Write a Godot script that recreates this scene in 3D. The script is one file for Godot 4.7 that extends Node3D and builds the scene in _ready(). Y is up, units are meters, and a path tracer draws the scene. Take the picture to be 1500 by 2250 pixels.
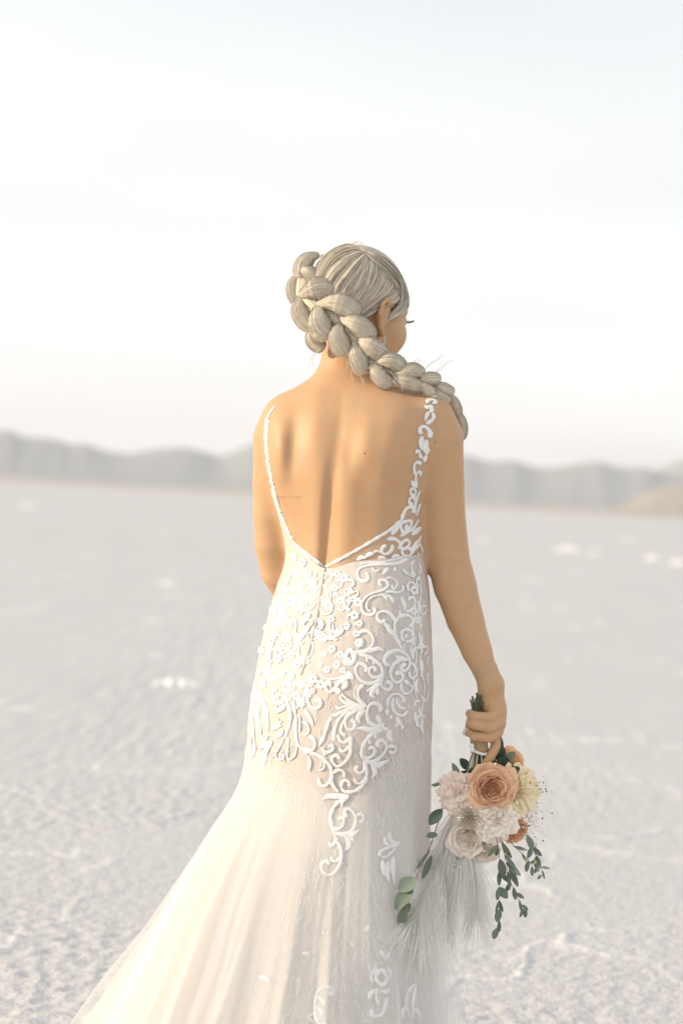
extends Node3D
# A bride on a salt flat, seen from behind, in low sunlight.

const FPX := 3795.0                      # focal length of the photograph in its own pixels (1500 x 2250)
const CAM := Vector3(0.0, 1.19, 3.3)
const ROLL := 3.17
const PITCH := -0.41

var view := Basis()
var rng := RandomNumberGenerator.new()
var mats := {}
var noise_a := FastNoiseLite.new()
var noise_b := FastNoiseLite.new()

func _ready() -> void:
	rng.seed = 7
	view = Basis(Vector3.RIGHT, deg_to_rad(PITCH)) * Basis(Vector3.BACK, deg_to_rad(ROLL))
	# ---------------------------------------------------------------- camera
	var cam := Camera3D.new()
	cam.name = "camera"
	cam.transform = Transform3D(view, CAM)
	cam.near = 0.05
	cam.far = 60000.0
	var attr := CameraAttributesPhysical.new()
	attr.frustum_focal_length = 12.0 / (1125.0 / FPX)
	attr.frustum_focus_distance = 3.2
	attr.exposure_aperture = 1.7
	attr.frustum_near = 0.05
	attr.frustum_far = 60000.0
	cam.attributes = attr
	add_child(cam)
	cam.fov = rad_to_deg(2.0 * atan(1125.0 / FPX))
	cam.current = true
	# ---------------------------------------------------------------- sky, sun, exposure, haze
	var env := Environment.new()
	env.background_mode = Environment.BG_SKY
	var sky := Sky.new()
	var pano := PanoramaSkyMaterial.new()
	pano.panorama = sky_picture()
	sky.sky_material = pano
	env.sky = sky
	env.tonemap_mode = Environment.TONE_MAPPER_LINEAR
	env.tonemap_exposure = 1.15
	env.fog_enabled = true
	env.fog_density = 0.00011
	env.fog_light_color = Color(0.96, 0.96, 0.97)
	env.sdfgi_enabled = true
	env.ssao_enabled = true
	env.ssil_enabled = true
	var we := WorldEnvironment.new()
	we.name = "environment"
	we.environment = env
	add_child(we)
	var sun := DirectionalLight3D.new()
	sun.name = "sun"
	sun.light_energy = 1.4
	sun.light_angular_distance = 0.6
	sun.light_color = Color(1.0, 0.915, 0.785)
	sun.shadow_enabled = true
	add_child(sun)
	sun.look_at_from_position(SUN_FROM * 10.0, Vector3.ZERO, Vector3.UP)
	noise_a.seed = 3
	noise_a.frequency = 1.0
	noise_a.fractal_octaves = 3
	noise_b.seed = 11
	noise_b.frequency = 1.0
	noise_b.fractal_octaves = 1
	make_materials()
	build_land()
	build_person()
	build_dress()
	build_hair()
	build_bouquet()

const SUN_FROM := Vector3(-0.95, 0.27, 0.145)

# ------------------------------------------------------------------ general helpers
func tag(o: Node, label := "", category := "", group := "", kind := "") -> Node:
	if label: o.set_meta("label", label)
	if category: o.set_meta("category", category)
	if group: o.set_meta("group", group)
	if kind: o.set_meta("kind", kind)
	return o

func P(px: float, py: float, z: float) -> Vector3:      # the point at depth z that the photograph shows at (px, py)
	var d := view * Vector3((px - 750.0) / FPX, -(py - 1125.0) / FPX, -1.0)
	return CAM + d * ((z - CAM.z) / d.z)

func add_mesh(called: String, v: PackedVector3Array, n: PackedVector3Array, idx: PackedInt32Array, m: Material, parent: Node, col := PackedColorArray(), uv := PackedVector2Array()) -> MeshInstance3D:
	var a := []
	a.resize(Mesh.ARRAY_MAX)
	a[Mesh.ARRAY_VERTEX] = v
	a[Mesh.ARRAY_NORMAL] = n
	a[Mesh.ARRAY_INDEX] = idx
	if col.size(): a[Mesh.ARRAY_COLOR] = col
	if uv.size(): a[Mesh.ARRAY_TEX_UV] = uv
	var am := ArrayMesh.new()
	am.add_surface_from_arrays(Mesh.PRIMITIVE_TRIANGLES, a)
	am.surface_set_material(0, m)
	var mi := MeshInstance3D.new()
	mi.name = called
	mi.mesh = am
	parent.add_child(mi, true)
	return mi

func grid_normals(v: PackedVector3Array, idx: PackedInt32Array) -> PackedVector3Array:
	var n := PackedVector3Array()
	n.resize(v.size())
	for k in range(0, idx.size(), 3):
		var a := idx[k]
		var b := idx[k + 1]
		var c := idx[k + 2]
		var f := (v[c] - v[a]).cross(v[b] - v[a])
		n[a] += f
		n[b] += f
		n[c] += f
	for k in n.size():
		n[k] = n[k].normalized()
	return n

func grid_index(rows: int, cols: int, closed := false) -> PackedInt32Array:
	var idx := PackedInt32Array()
	var last := cols if closed else cols - 1
	idx.resize((rows - 1) * last * 6)
	var w := 0
	for r in rows - 1:
		for c in last:
			var c2 := (c + 1) % cols
			var a := r * cols + c
			var b := r * cols + c2
			var d := a + cols
			var e := b + cols
			idx[w] = a; idx[w + 1] = d; idx[w + 2] = b
			idx[w + 3] = b; idx[w + 4] = d; idx[w + 5] = e
			w += 6
	return idx

func lerp_table(t: Array, x: float) -> float:       # [[x, y], ...] with smooth (Catmull-Rom) interpolation
	var n := t.size()
	if x <= t[0][0]: return t[0][1]
	if x >= t[n - 1][0]: return t[n - 1][1]
	var i := 0
	while x > t[i + 1][0]:
		i += 1
	var x0: float = t[i][0]
	var x1: float = t[i + 1][0]
	var y0: float = t[i][1]
	var y1: float = t[i + 1][1]
	var h := x1 - x0
	var m0: float = (y1 - y0) / h
	var m1: float = m0
	if i > 0: m0 = (y1 - t[i - 1][1]) / (x1 - t[i - 1][0])
	if i + 2 < n: m1 = (t[i + 2][1] - y0) / (t[i + 2][0] - x0)
	var s := (x - x0) / h
	var s2 := s * s
	var s3 := s2 * s
	return (2 * s3 - 3 * s2 + 1) * y0 + (s3 - 2 * s2 + s) * h * m0 + (3 * s2 - 2 * s3) * y1 + (s3 - s2) * h * m1

func spline(pts: Array, count: int) -> PackedVector3Array:   # Catmull-Rom through points (Vector3), count samples
	var out := PackedVector3Array()
	var n := pts.size()
	for k in count:
		var t := float(k) / float(count - 1) * (n - 1)
		var i := mini(int(t), n - 2)
		var p0: Vector3 = pts[maxi(i - 1, 0)]
		var p1: Vector3 = pts[i]
		var p2: Vector3 = pts[i + 1]
		var p3: Vector3 = pts[mini(i + 2, n - 1)]
		out.append(p1.cubic_interpolate(p2, p0, p3, t - i))
	return out

func lin(r: float, g: float, b: float) -> Color:        # a base colour given as linear values
	return Color(r, g, b).linear_to_srgb()

func new_mat(called: String, c: Color, rough := 0.8, spec := 0.5) -> StandardMaterial3D:
	var m := StandardMaterial3D.new()
	m.resource_name = called
	m.albedo_color = c
	m.roughness = rough
	m.metallic_specular = spec
	m.cull_mode = BaseMaterial3D.CULL_DISABLED
	mats[called] = m
	return m

func noise_tex(seed_: int, freq: float, octaves: int, size := 512, type := FastNoiseLite.TYPE_SIMPLEX_SMOOTH, ramp: Gradient = null) -> NoiseTexture2D:
	var f := FastNoiseLite.new()
	f.seed = seed_
	f.noise_type = type
	f.frequency = freq
	f.fractal_octaves = octaves
	var t := NoiseTexture2D.new()
	t.width = size
	t.height = size
	t.seamless = true
	t.noise = f
	if ramp: t.color_ramp = ramp
	return t

func bump(m: StandardMaterial3D, t: Texture2D, cm: float, scale: float) -> void:
	m.heightmap_enabled = true
	m.heightmap_texture = t
	m.heightmap_scale = cm
	m.uv1_triplanar = true
	m.uv1_world_triplanar = true
	m.uv1_scale = Vector3.ONE * scale

# ------------------------------------------------------------------ sky
func sky_picture() -> ImageTexture:
	var w := 768
	var h := 384
	var im := Image.create(w, h, false, Image.FORMAT_RGBF)
	var cl := FastNoiseLite.new()
	cl.seed = 21
	cl.frequency = 1.0
	cl.fractal_octaves = 4
	var s := SUN_FROM.normalized()
	for j in h:
		var el := (0.5 - (j + 0.5) / h) * PI
		for i in w:
			var az := (i + 0.5) / w * TAU
			var d := Vector3(sin(az) * cos(el), sin(el), -cos(az) * cos(el))
			var up := clampf(d.y, 0.0, 1.0)
			# a bright milky horizon that turns faintly blue overhead
			var t := 1.0 - pow(1.0 - up, 4.0)
			var c := Vector3(1.15, 1.145, 1.145).lerp(Vector3(0.68, 0.725, 0.76), t)
			# the veil of haze round the sun
			var g := acos(clampf(d.dot(s), -1.0, 1.0))
			var veil := exp(-pow(g / 1.05, 2.0))
			c += Vector3(0.24, 0.225, 0.20) * veil
			# thin long streaks of cloud
			if d.y > 0.0:
				var flat := Vector2(d.x, d.z) / (d.y + 0.16)
				var n := cl.get_noise_2d(flat.x * 0.55 + 3.0, flat.y * 1.1)
				var band := smoothstep(0.0, 0.05, d.y) * (1.0 - smoothstep(0.25, 0.7, d.y))
				c += Vector3(1.0, 0.985, 0.97) * 0.085 * n * band
			im.set_pixel(i, j, Color(c.x, c.y, c.z))
	return ImageTexture.create_from_image(im)

# ------------------------------------------------------------------ materials
func make_materials() -> void:
	var m := new_mat("salt", Color.WHITE, 0.75, 0.35)
	m.vertex_color_use_as_albedo = true
	bump(m, noise_tex(5, 0.03, 4, 512), 0.32, 2.6)
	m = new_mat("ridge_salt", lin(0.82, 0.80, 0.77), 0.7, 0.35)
	bump(m, mats.salt.heightmap_texture, 0.8, 2.0)
	m = new_mat("shore_soil", lin(0.48, 0.43, 0.38), 0.95, 0.2)
	m = new_mat("rock", Color.WHITE, 0.95, 0.2)
	m.vertex_color_use_as_albedo = true

# ------------------------------------------------------------------ land
func axis(fine_from: float, fine_to: float, step: float, grow: float, far_lo: float, far_hi: float) -> PackedFloat32Array:
	var a := PackedFloat32Array()
	var lo := []
	var x := fine_from
	var d := step
	while x > far_lo:
		d *= grow
		x -= d
		lo.append(x)
	lo.reverse()
	for v in lo: a.append(v)
	x = fine_from
	while x < fine_to:
		a.append(x)
		x += step
	d = step
	while x < far_hi:
		a.append(x)
		d *= grow
		x += d
	return a

func salt_height(x: float, z: float, cells: FastNoiseLite, lumps: FastNoiseLite, swell: FastNoiseLite) -> Vector2:
	# (height in metres, share of fresh white crust)
	var wx := x + 0.16 * noise_a.get_noise_2d(x * 2.0, z * 2.0)
	var wz := z + 0.16 * noise_a.get_noise_2d(x * 2.0 + 40.0, z * 2.0)
	var e := cells.get_noise_2d(wx, wz) + 1.0           # 0 on the seams between the plates
	var ridge := exp(-pow(e / 0.022, 2.0))
	ridge *= smoothstep(-0.25, 0.35, swell.get_noise_2d(x * 0.9 + 9.0, z * 0.9))
	var lump := lumps.get_noise_2d(x, z)
	var rough := 0.35 + 0.65 * smoothstep(0.25, -0.35, swell.get_noise_2d(x * 0.5, z * 0.5) + 0.35 * x)
	var h := lump * 0.0066 * rough + 0.004 * noise_a.get_noise_2d(x * 9.0, z * 9.0) * rough
	h += swell.get_noise_2d(x * 0.35, z * 0.35) * 0.012
	h += ridge * (0.006 + 0.003 * noise_b.get_noise_2d(x * 25.0, z * 25.0))
	return Vector2(h, ridge)

func build_land() -> void:
	var cells := FastNoiseLite.new()
	cells.seed = 4
	cells.noise_type = FastNoiseLite.TYPE_CELLULAR
	cells.cellular_return_type = FastNoiseLite.RETURN_DISTANCE2_SUB
	cells.frequency = 0.85
	cells.fractal_type = FastNoiseLite.FRACTAL_NONE
	var lumps := FastNoiseLite.new()
	lumps.seed = 8
	lumps.frequency = 17.0
	lumps.fractal_octaves = 2
	var swell := FastNoiseLite.new()
	swell.seed = 15
	swell.frequency = 1.0
	swell.fractal_octaves = 3
	var xs := axis(-1.15, 1.2, 0.0105, 1.05, -9000.0, 9000.0)
	var zs := axis(-3.0, -0.25, 0.0115, 1.045, -9000.0, 4000.0)
	var cols := xs.size()
	var rows := zs.size()
	var v := PackedVector3Array()
	var c := PackedColorArray()
	v.resize(rows * cols)
	c.resize(rows * cols)
	for r in rows:
		var z := zs[r]
		for q in cols:
			var x := xs[q]
			var far := maxf(absf(x) * 0.6, absf(z))
			var keep := 1.0 - smoothstep(25.0, 90.0, far)
			var hw := Vector2.ZERO
			if keep > 0.0:
				hw = salt_height(x, z, cells, lumps, swell) * keep
			# pressure ridges of broken salt a few dozen paces away
			var tone := 0.5 + 0.5 * swell.get_noise_2d(x * 0.8 + 30.0, z * 0.5)
			var tone2 := 0.5 + 0.5 * swell.get_noise_2d(x * 0.05 + 80.0, z * 0.02)
			var base := Vector3(0.562, 0.546, 0.544).lerp(Vector3(0.602, 0.586, 0.582), tone)
			base = base.lerp(Vector3(0.572, 0.543, 0.540), tone2 * 0.6)
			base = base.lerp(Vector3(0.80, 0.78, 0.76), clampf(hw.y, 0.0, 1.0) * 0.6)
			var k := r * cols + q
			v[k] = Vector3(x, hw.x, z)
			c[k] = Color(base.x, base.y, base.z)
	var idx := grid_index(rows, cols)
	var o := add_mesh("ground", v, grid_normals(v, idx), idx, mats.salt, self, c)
	tag(o, "pale pinkish salt flat with rough crust reaching to the mountains", "ground", "", "structure")
	# ridge tops that catch the sun
	build_ridges()
	build_mountains()

func build_ridges() -> void:
	# small broken pressure ridges of white salt, lying where the photograph shows bright dashes; heights of a hand or two
	var spots := [[1248, 1203, 62, 16], [1308, 1212, 26, 10], [1376, 1183, 30, 8], [1440, 1222, 44, 16], [1490, 1232, 36, 18], [1060, 1184, 22, 7], [372, 1278, 60, 12], [62, 1108, 46, 9], [395, 1492, 110, 20]]
	for s in spots:
		var d := view * Vector3((s[0] - 750.0) / FPX, -(s[1] + s[3] * 0.5 - 1125.0) / FPX, -1.0)
		var at := CAM + d * (-CAM.y / d.y)
		var dist := at.distance_to(CAM)
		var wide: float = s[2] / FPX * dist
		var tall: float = minf(s[3] / FPX * dist * 0.9, 0.32)
		var v := PackedVector3Array()
		var nu := 26
		var nv := 9
		for j in nv:
			var b := float(j) / (nv - 1) * 2.0 - 1.0
			for i in nu:
				var a := float(i) / (nu - 1) * 2.0 - 1.0
				var env := maxf(0.0, 1.0 - a * a) * maxf(0.0, 1.0 - b * b)
				var h := tall * env * (0.55 + 0.9 * absf(noise_a.get_noise_3d(a * 3.0 + s[0], b * 1.2, s[1])))
				v.append(Vector3(a * wide * 0.55, h - 0.01, b * maxf(tall * 1.6, 0.06) + 0.15 * wide * noise_b.get_noise_1d(a * 2.0 + s[0])))
		var idx := grid_index(nv, nu)
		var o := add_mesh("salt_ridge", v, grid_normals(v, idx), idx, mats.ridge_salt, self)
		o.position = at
		tag(o, "low broken ridge of white salt out on the flat", "salt ridge", "salt ridges on the flat", "structure")

func range_mesh(called: String, prof: Array, d0: float, d1: float, seed_: int, cA: Vector3, cB: Vector3, a0: float, a1: float, label: String) -> void:
	var nz := FastNoiseLite.new()
	nz.seed = seed_
	nz.frequency = 1.0
	nz.fractal_octaves = 5
	var nu := 300
	var nv := 26
	var v := PackedVector3Array()
	var c := PackedColorArray()
	for j in nv:
		var s := float(j) / (nv - 1)
		for i in nu:
			var px := lerpf(a0, a1, float(i) / (nu - 1))
			var az := (px - 750.0) / FPX
			var top: float = 0.0
			if px >= prof[0][0] and px <= prof[prof.size() - 1][0]:
				top = lerp_table(prof, px)
			else:
				top = 105.0 + 40.0 * nz.get_noise_1d(px * 0.004)
			var crest := top / FPX * lerpf(d0, d1, 0.62)
			var shape := sin(minf(s / 0.62, 1.0) * PI * 0.5) if s < 0.62 else cos((s - 0.62) / 0.38 * PI * 0.5)
			shape = pow(maxf(shape, 0.0), 1.25)
			var d := lerpf(d0, d1, s)
			var ravine := absf(nz.get_noise_2d(px * 0.02, s * 2.5))
			var h := crest * shape * (1.0 - 0.03 * ravine * sin(PI * minf(s / 0.62, 1.0)))
			h += crest * 0.012 * nz.get_noise_2d(px * 0.11, s * 9.0) * shape
			var dist := d * (1.0 + 0.006 * nz.get_noise_2d(px * 0.01 + 50.0, s))
			v.append(Vector3(az * dist, h - 2.0, CAM.z - dist))
			var t := 0.5 + 0.5 * nz.get_noise_2d(px * 0.03 + 7.0, s * 4.0)
			var col := cA.lerp(cB, t)
			c.append(Color(col.x, col.y, col.z))
	var idx := grid_index(nv, nu)
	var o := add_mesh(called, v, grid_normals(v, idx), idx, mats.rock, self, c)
	tag(o, label, "mountains", "", "structure")

func build_mountains() -> void:
	var main := [[-60, 118], [0, 110], [12, 114], [45, 100], [88, 101], [120, 97], [150, 90], [185, 92], [215, 82], [270, 76], [320, 86], [360, 92], [400, 96], [440, 90], [472, 82], [505, 92], [560, 120], [620, 142], [690, 138], [760, 120], [860, 124], [950, 116], [1025, 112], [1065, 103], [1125, 107], [1165, 96], [1215, 98], [1260, 108], [1310, 115], [1360, 105], [1415, 107], [1450, 98], [1500, 92], [1580, 95]]
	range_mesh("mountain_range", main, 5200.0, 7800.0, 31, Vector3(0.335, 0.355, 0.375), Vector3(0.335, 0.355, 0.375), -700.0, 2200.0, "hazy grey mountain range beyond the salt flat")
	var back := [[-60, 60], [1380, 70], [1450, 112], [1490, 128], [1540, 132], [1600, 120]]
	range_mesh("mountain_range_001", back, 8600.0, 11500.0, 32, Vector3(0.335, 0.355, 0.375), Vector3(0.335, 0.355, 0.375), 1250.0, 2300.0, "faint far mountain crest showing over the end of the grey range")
	var hill := [[1230, 0], [1330, 14], [1370, 26], [1400, 44], [1440, 66], [1480, 76], [1530, 84], [1620, 70], [1800, 60]]
	range_mesh("foothill", hill, 3900.0, 5300.0, 33, Vector3(0.44, 0.36, 0.28), Vector3(0.34, 0.33, 0.32), 1230.0, 2000.0, "sunlit tan foothill standing before the grey range")
	# the low tan shore that rises gently from the salt
	var v := PackedVector3Array()
	var nu := 160
	var prof := [[0.0, -0.5], [0.06, 1.0], [0.3, 8.0], [0.7, 17.0], [1.0, 22.0]]
	for j in 8:
		var s := float(j) / 7.0
		for i in nu:
			var az := lerpf(-0.55, 0.6, float(i) / (nu - 1))
			var d := lerpf(3100.0 + 120.0 * noise_a.get_noise_1d(az * 30.0), 5600.0, s)
			v.append(Vector3(az * d, lerp_table(prof, s) * (0.85 + 0.3 * noise_a.get_noise_2d(az * 12.0, s)), CAM.z - d))
	var idx := grid_index(8, nu)
	var o := add_mesh("shore", v, grid_normals(v, idx), idx, mats.shore_soil, self)
	tag(o, "low tan shore along the foot of the mountains", "shore", "", "structure")

# ------------------------------------------------------------------ shapes of the figure
# torso and dress cross-sections: photo row, its edges, half depth (m), turn (deg), depth of the axis (m), squareness
const RINGS := [
	[740, 722, 826, 0.044, 20.0, -0.040, 2.05],
	[770, 717, 822, 0.044, 18.0, -0.036, 2.05],
	[800, 709, 829, 0.046, 16.0, -0.032, 2.05],
	[820, 696, 842, 0.050, 14.0, -0.027, 2.1],
	[838, 680, 858, 0.056, 14.0, -0.020, 2.15],
	[856, 655, 895, 0.063, 14.0, -0.013, 2.2],
	[880, 618, 942, 0.074, 14.0, -0.005, 2.3],
	[920, 590, 957, 0.090, 15.0, 0.000, 2.35],
	[960, 582, 954, 0.100, 16.0, 0.000, 2.4],
	[1000, 582, 944, 0.106, 18.0, 0.000, 2.4],
	[1050, 589, 934, 0.107, 20.0, -0.002, 2.35],
	[1100, 601, 928, 0.103, 23.0, -0.005, 2.3],
	[1150, 616, 926, 0.098, 26.0, -0.010, 2.25],
	[1200, 628, 927, 0.096, 29.0, -0.012, 2.2],
	[1240, 631, 930, 0.097, 31.0, -0.010, 2.2],
	[1300, 611, 936, 0.106, 33.0, -0.002, 2.15],
	[1400, 584, 942, 0.126, 34.0, 0.012, 2.1],
	[1500, 563, 944, 0.139, 34.0, 0.018, 2.1],
	[1600, 549, 941, 0.140, 33.0, 0.012, 2.1],
	[1700, 541, 938, 0.136, 30.0, 0.005, 2.1],
	[1760, 521, 937, 0.138, 26.0, 0.010, 2.1],
	[1850, 466, 935, 0.160, 20.0, 0.030, 2.1],
	[1950, 408, 933, 0.205, 14.0, 0.065, 2.1],
	[2050, 360, 933, 0.260, 10.0, 0.105, 2.1],
	[2150, 312, 937, 0.320, 8.0, 0.145, 2.1],
	[2250, 268, 944, 0.385, 6.0, 0.185, 2.1],
	[2350, 212, 958, 0.450, 5.0, 0.220, 2.1],
	[2500, 130, 990, 0.540, 4.0, 0.260, 2.1]]
var ring_y0 := 0.0
const RING_STEP := 0.005
var rcx := PackedFloat32Array()
var rcz := PackedFloat32Array()
var ra := PackedFloat32Array()
var rb := PackedFloat32Array()
var rco := PackedFloat32Array()
var rsi := PackedFloat32Array()
var rp := PackedFloat32Array()

func proj(p: Vector3) -> Vector2:
	var q := view.transposed() * (p - CAM)
	return Vector2(750.0 - FPX * q.x / q.z, 1125.0 + FPX * q.y / q.z)

func make_rings() -> void:
	var tx := []
	var tw := []
	var tb := []
	var tt := []
	var tz := []
	var tp := []
	for k in range(RINGS.size() - 1, -1, -1):
		var r: Array = RINGS[k]
		var zc: float = r[5]
		var l := P(r[1], r[0], zc)
		var q := P(r[2], r[0], zc)
		var c := (l + q) * 0.5
		tx.append([c.y, c.x])
		tw.append([c.y, l.distance_to(q) * 0.5])
		tb.append([c.y, r[3]])
		tt.append([c.y, r[4]])
		tz.append([c.y, zc])
		tp.append([c.y, r[6]])
	ring_y0 = tx[0][0]
	var n := int((tx[tx.size() - 1][0] - ring_y0) / RING_STEP) + 2
	for k in n:
		var y := ring_y0 + k * RING_STEP
		var w := lerp_table(tw, y)
		var b := lerp_table(tb, y)
		var t := deg_to_rad(lerp_table(tt, y))
		rcx.append(lerp_table(tx, y))
		rcz.append(lerp_table(tz, y))
		rb.append(b)
		ra.append(sqrt(maxf(w * w - b * b * sin(t) * sin(t), 0.0004)) / cos(t))
		rco.append(cos(t))
		rsi.append(sin(t))
		rp.append(lerp_table(tp, y))

func ring_f(p: Vector3, grow: float) -> float:        # about the distance to the torso's ring surface
	var t := clampf((p.y - ring_y0) / RING_STEP, 0.0, rcx.size() - 1.001)
	var i := int(t)
	t -= i
	var dx := p.x - lerpf(rcx[i], rcx[i + 1], t)
	var dz := p.z - lerpf(rcz[i], rcz[i + 1], t)
	var co := rco[i]
	var si := rsi[i]
	var a := lerpf(ra[i], ra[i + 1], t) + grow
	var b := lerpf(rb[i], rb[i + 1], t) + grow
	# the body's own right and back directions
	var lx := dx * co + dz * si
	var lz := -dx * si + dz * co
	var e := rp[i]
	var q := pow(pow(absf(lx) / a, e) + pow(absf(lz) / b, e), 1.0 / e)
	var r := sqrt(lx * lx + lz * lz)
	return r * (1.0 - 1.0 / maxf(q, 0.05))

func ring_point(y: float, th: float, grow: float) -> Vector3:   # th 0: her right, PI/2: her back
	var t := clampf((y - ring_y0) / RING_STEP, 0.0, rcx.size() - 1.001)
	var i := int(t)
	t -= i
	var a := lerpf(ra[i], ra[i + 1], t) + grow
	var b := lerpf(rb[i], rb[i + 1], t) + grow
	var e := 2.0 / rp[i]
	var c := cos(th)
	var s := sin(th)
	var lx := a * signf(c) * pow(absf(c), e)
	var lz := b * signf(s) * pow(absf(s), e)
	var co := rco[i]
	var si := rsi[i]
	return Vector3(lerpf(rcx[i], rcx[i + 1], t) + lx * co - lz * si, y, lerpf(rcz[i], rcz[i + 1], t) + lx * si + lz * co)

func smin(a: float, b: float, k: float) -> float:
	var h := maxf(k - absf(a - b), 0.0) / k
	return minf(a, b) - h * h * k * 0.25

func cap(p: Vector3, a: Vector3, b: Vector3, r0: float, r1: float) -> float:
	var ab := b - a
	var t := clampf((p - a).dot(ab) / ab.length_squared(), 0.0, 1.0)
	return p.distance_to(a + ab * t) - lerpf(r0, r1, t)

func ell(p: Vector3, c: Vector3, r: Vector3) -> float:
	var q := (p - c) / r
	var k := q.length()
	return (k - 1.0) * minf(r.x, minf(r.y, r.z)) if k < 0.6 else k * (k - 1.0) / maxf((q / r).length(), 0.001)

var limbs := []        # the two arms, the same with the arm it belongs to
var chain_r := []      # capsule chains [a, b, ra, rb]
var dents := []        # [where, radius, depth]: hollows and knobs of the joints
var bumps := []        # [x, y, sx, sy, amp, slope]

func make_skeleton() -> void:
	var rarm := [[P(942, 924, 0.028), 0.046], [P(966, 962, 0.030), 0.0440], [P(971, 1060, 0.026), 0.0412], [P(977, 1150, 0.020), 0.0395], [P(985, 1222, 0.018), 0.0400], [P(1000, 1290, 0.024), 0.0402], [P(1021, 1360, 0.036), 0.0352], [P(1047, 1430, 0.052), 0.0285], [P(1070, 1488, 0.066), 0.0215], [P(1078, 1512, 0.068), 0.0215]]
	var larm := [[P(632, 930, -0.030), 0.048], [P(607, 965, -0.040), 0.044], [P(601, 1060, -0.055), 0.0400], [P(600, 1130, -0.065), 0.0385], [P(602, 1195, -0.078), 0.0375], [P(615, 1255, -0.105), 0.0375], [P(640, 1310, -0.145), 0.032], [P(690, 1352, -0.195), 0.022]]
	for arm in [rarm, larm]:
		for k in arm.size() - 1:
			limbs.append([arm[k][0], arm[k + 1][0], arm[k][1], arm[k + 1][1], 0 if arm == rarm else 1])
	# neck and the slope of the shoulders
	chain_r.append([P(762, 868, -0.030), P(770, 800, -0.034), 0.056, 0.045])
	chain_r.append([P(770, 800, -0.034), P(782, 720, -0.045), 0.045, 0.046])
	chain_r.append([P(745, 868, -0.028), P(640, 924, -0.030), 0.040, 0.044])
	chain_r.append([P(790, 872, -0.016), P(935, 916, 0.018), 0.040, 0.044])
	# relief of the back: shoulder blades, muscles either side of the spine, the furrow, dimples
	var bk := [
		[612, 985, 30, 85, 0.013], [592, 930, 26, 40, 0.004],
		[642, 985, 17, 70, -0.0075],
		[692, 930, 26, 95, 0.0058], [696, 1120, 26, 110, 0.0062], [690, 1215, 20, 60, 0.003],
		[762, 1110, 30, 110, 0.0060], [752, 1215, 22, 60, 0.003],
		[803, 965, 24, 60, 0.0085], [848, 985, 42, 85, 0.0115], [880, 930, 45, 45, 0.003],
		[745, 960, 13, 90, -0.0030], [730, 1060, 14, 75, -0.0045], [722, 1150, 13, 85, -0.0066], [716, 1235, 13, 55, -0.0064],
		[765, 1005, 16, 40, -0.0035], [800, 1060, 40, 34, -0.003], [860, 1092, 50, 20, -0.0022], [820, 1150, 60, 26, 0.0022]]
	for b in bk:
		var at := P(b[0], b[1], 0.09)
		bumps.append([at.x, at.y, b[2] / 1180.0, b[3] / 1180.0, b[4]])

	dents = [[P(1004, 1240, 0.052), 0.011, 0.0030], [P(978, 1222, 0.055), 0.016, -0.0032], [P(1000, 1228, 0.054), 0.012, -0.0018], [P(1022, 1225, 0.018), 0.016, 0.0022], [P(932, 1105, 0.055), 0.014, 0.0016], [P(1092, 1484, 0.066), 0.010, -0.0022], [P(952, 935, 0.075), 0.028, 0.0030], [P(985, 1010, 0.064), 0.030, -0.0018]]

func body_f(p: Vector3) -> float:
	var d := 9.0
	if p.y < 1.52:
		d = ring_f(p, -0.006 * (1.0 - smoothstep(1.03, 1.10, p.y)) )
		d = maxf(d, 0.95 - p.y)
		if p.z > 0.0 and absf(d) < 0.05:
			for b in bumps:
				var u: float = (p.x - b[0]) / b[2]
				var v: float = (p.y - b[1]) / b[3]
				var e := u * u + v * v
				if e < 6.0:
					d -= b[4] * exp(-e)
	for c in chain_r:
		var ca: Vector3 = c[0]
		var dy := p.y - ca.y
		if dy > 0.22 or dy < -0.32: continue
		var q := cap(p, ca, c[1], c[2], c[3])
		if q < d + 0.03:
			d = smin(d, q, 0.028)
	var arm := [9.0, 9.0]
	for c in limbs:
		var ca: Vector3 = c[0]
		var dy := p.y - ca.y
		if dy > 0.12 or dy < -0.22: continue
		arm[c[4]] = smin(arm[c[4]], cap(p, ca, c[1], c[2], c[3]), 0.004)
	for q in arm:
		if q < d + 0.03:
			d = smin(d, q, 0.026)
	for e in dents:
		var at: Vector3 = e[0]
		var r2: float = p.distance_squared_to(at) / (e[1] * e[1])
		if r2 < 5.0:
			d += e[2] * exp(-r2)
	return d

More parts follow.
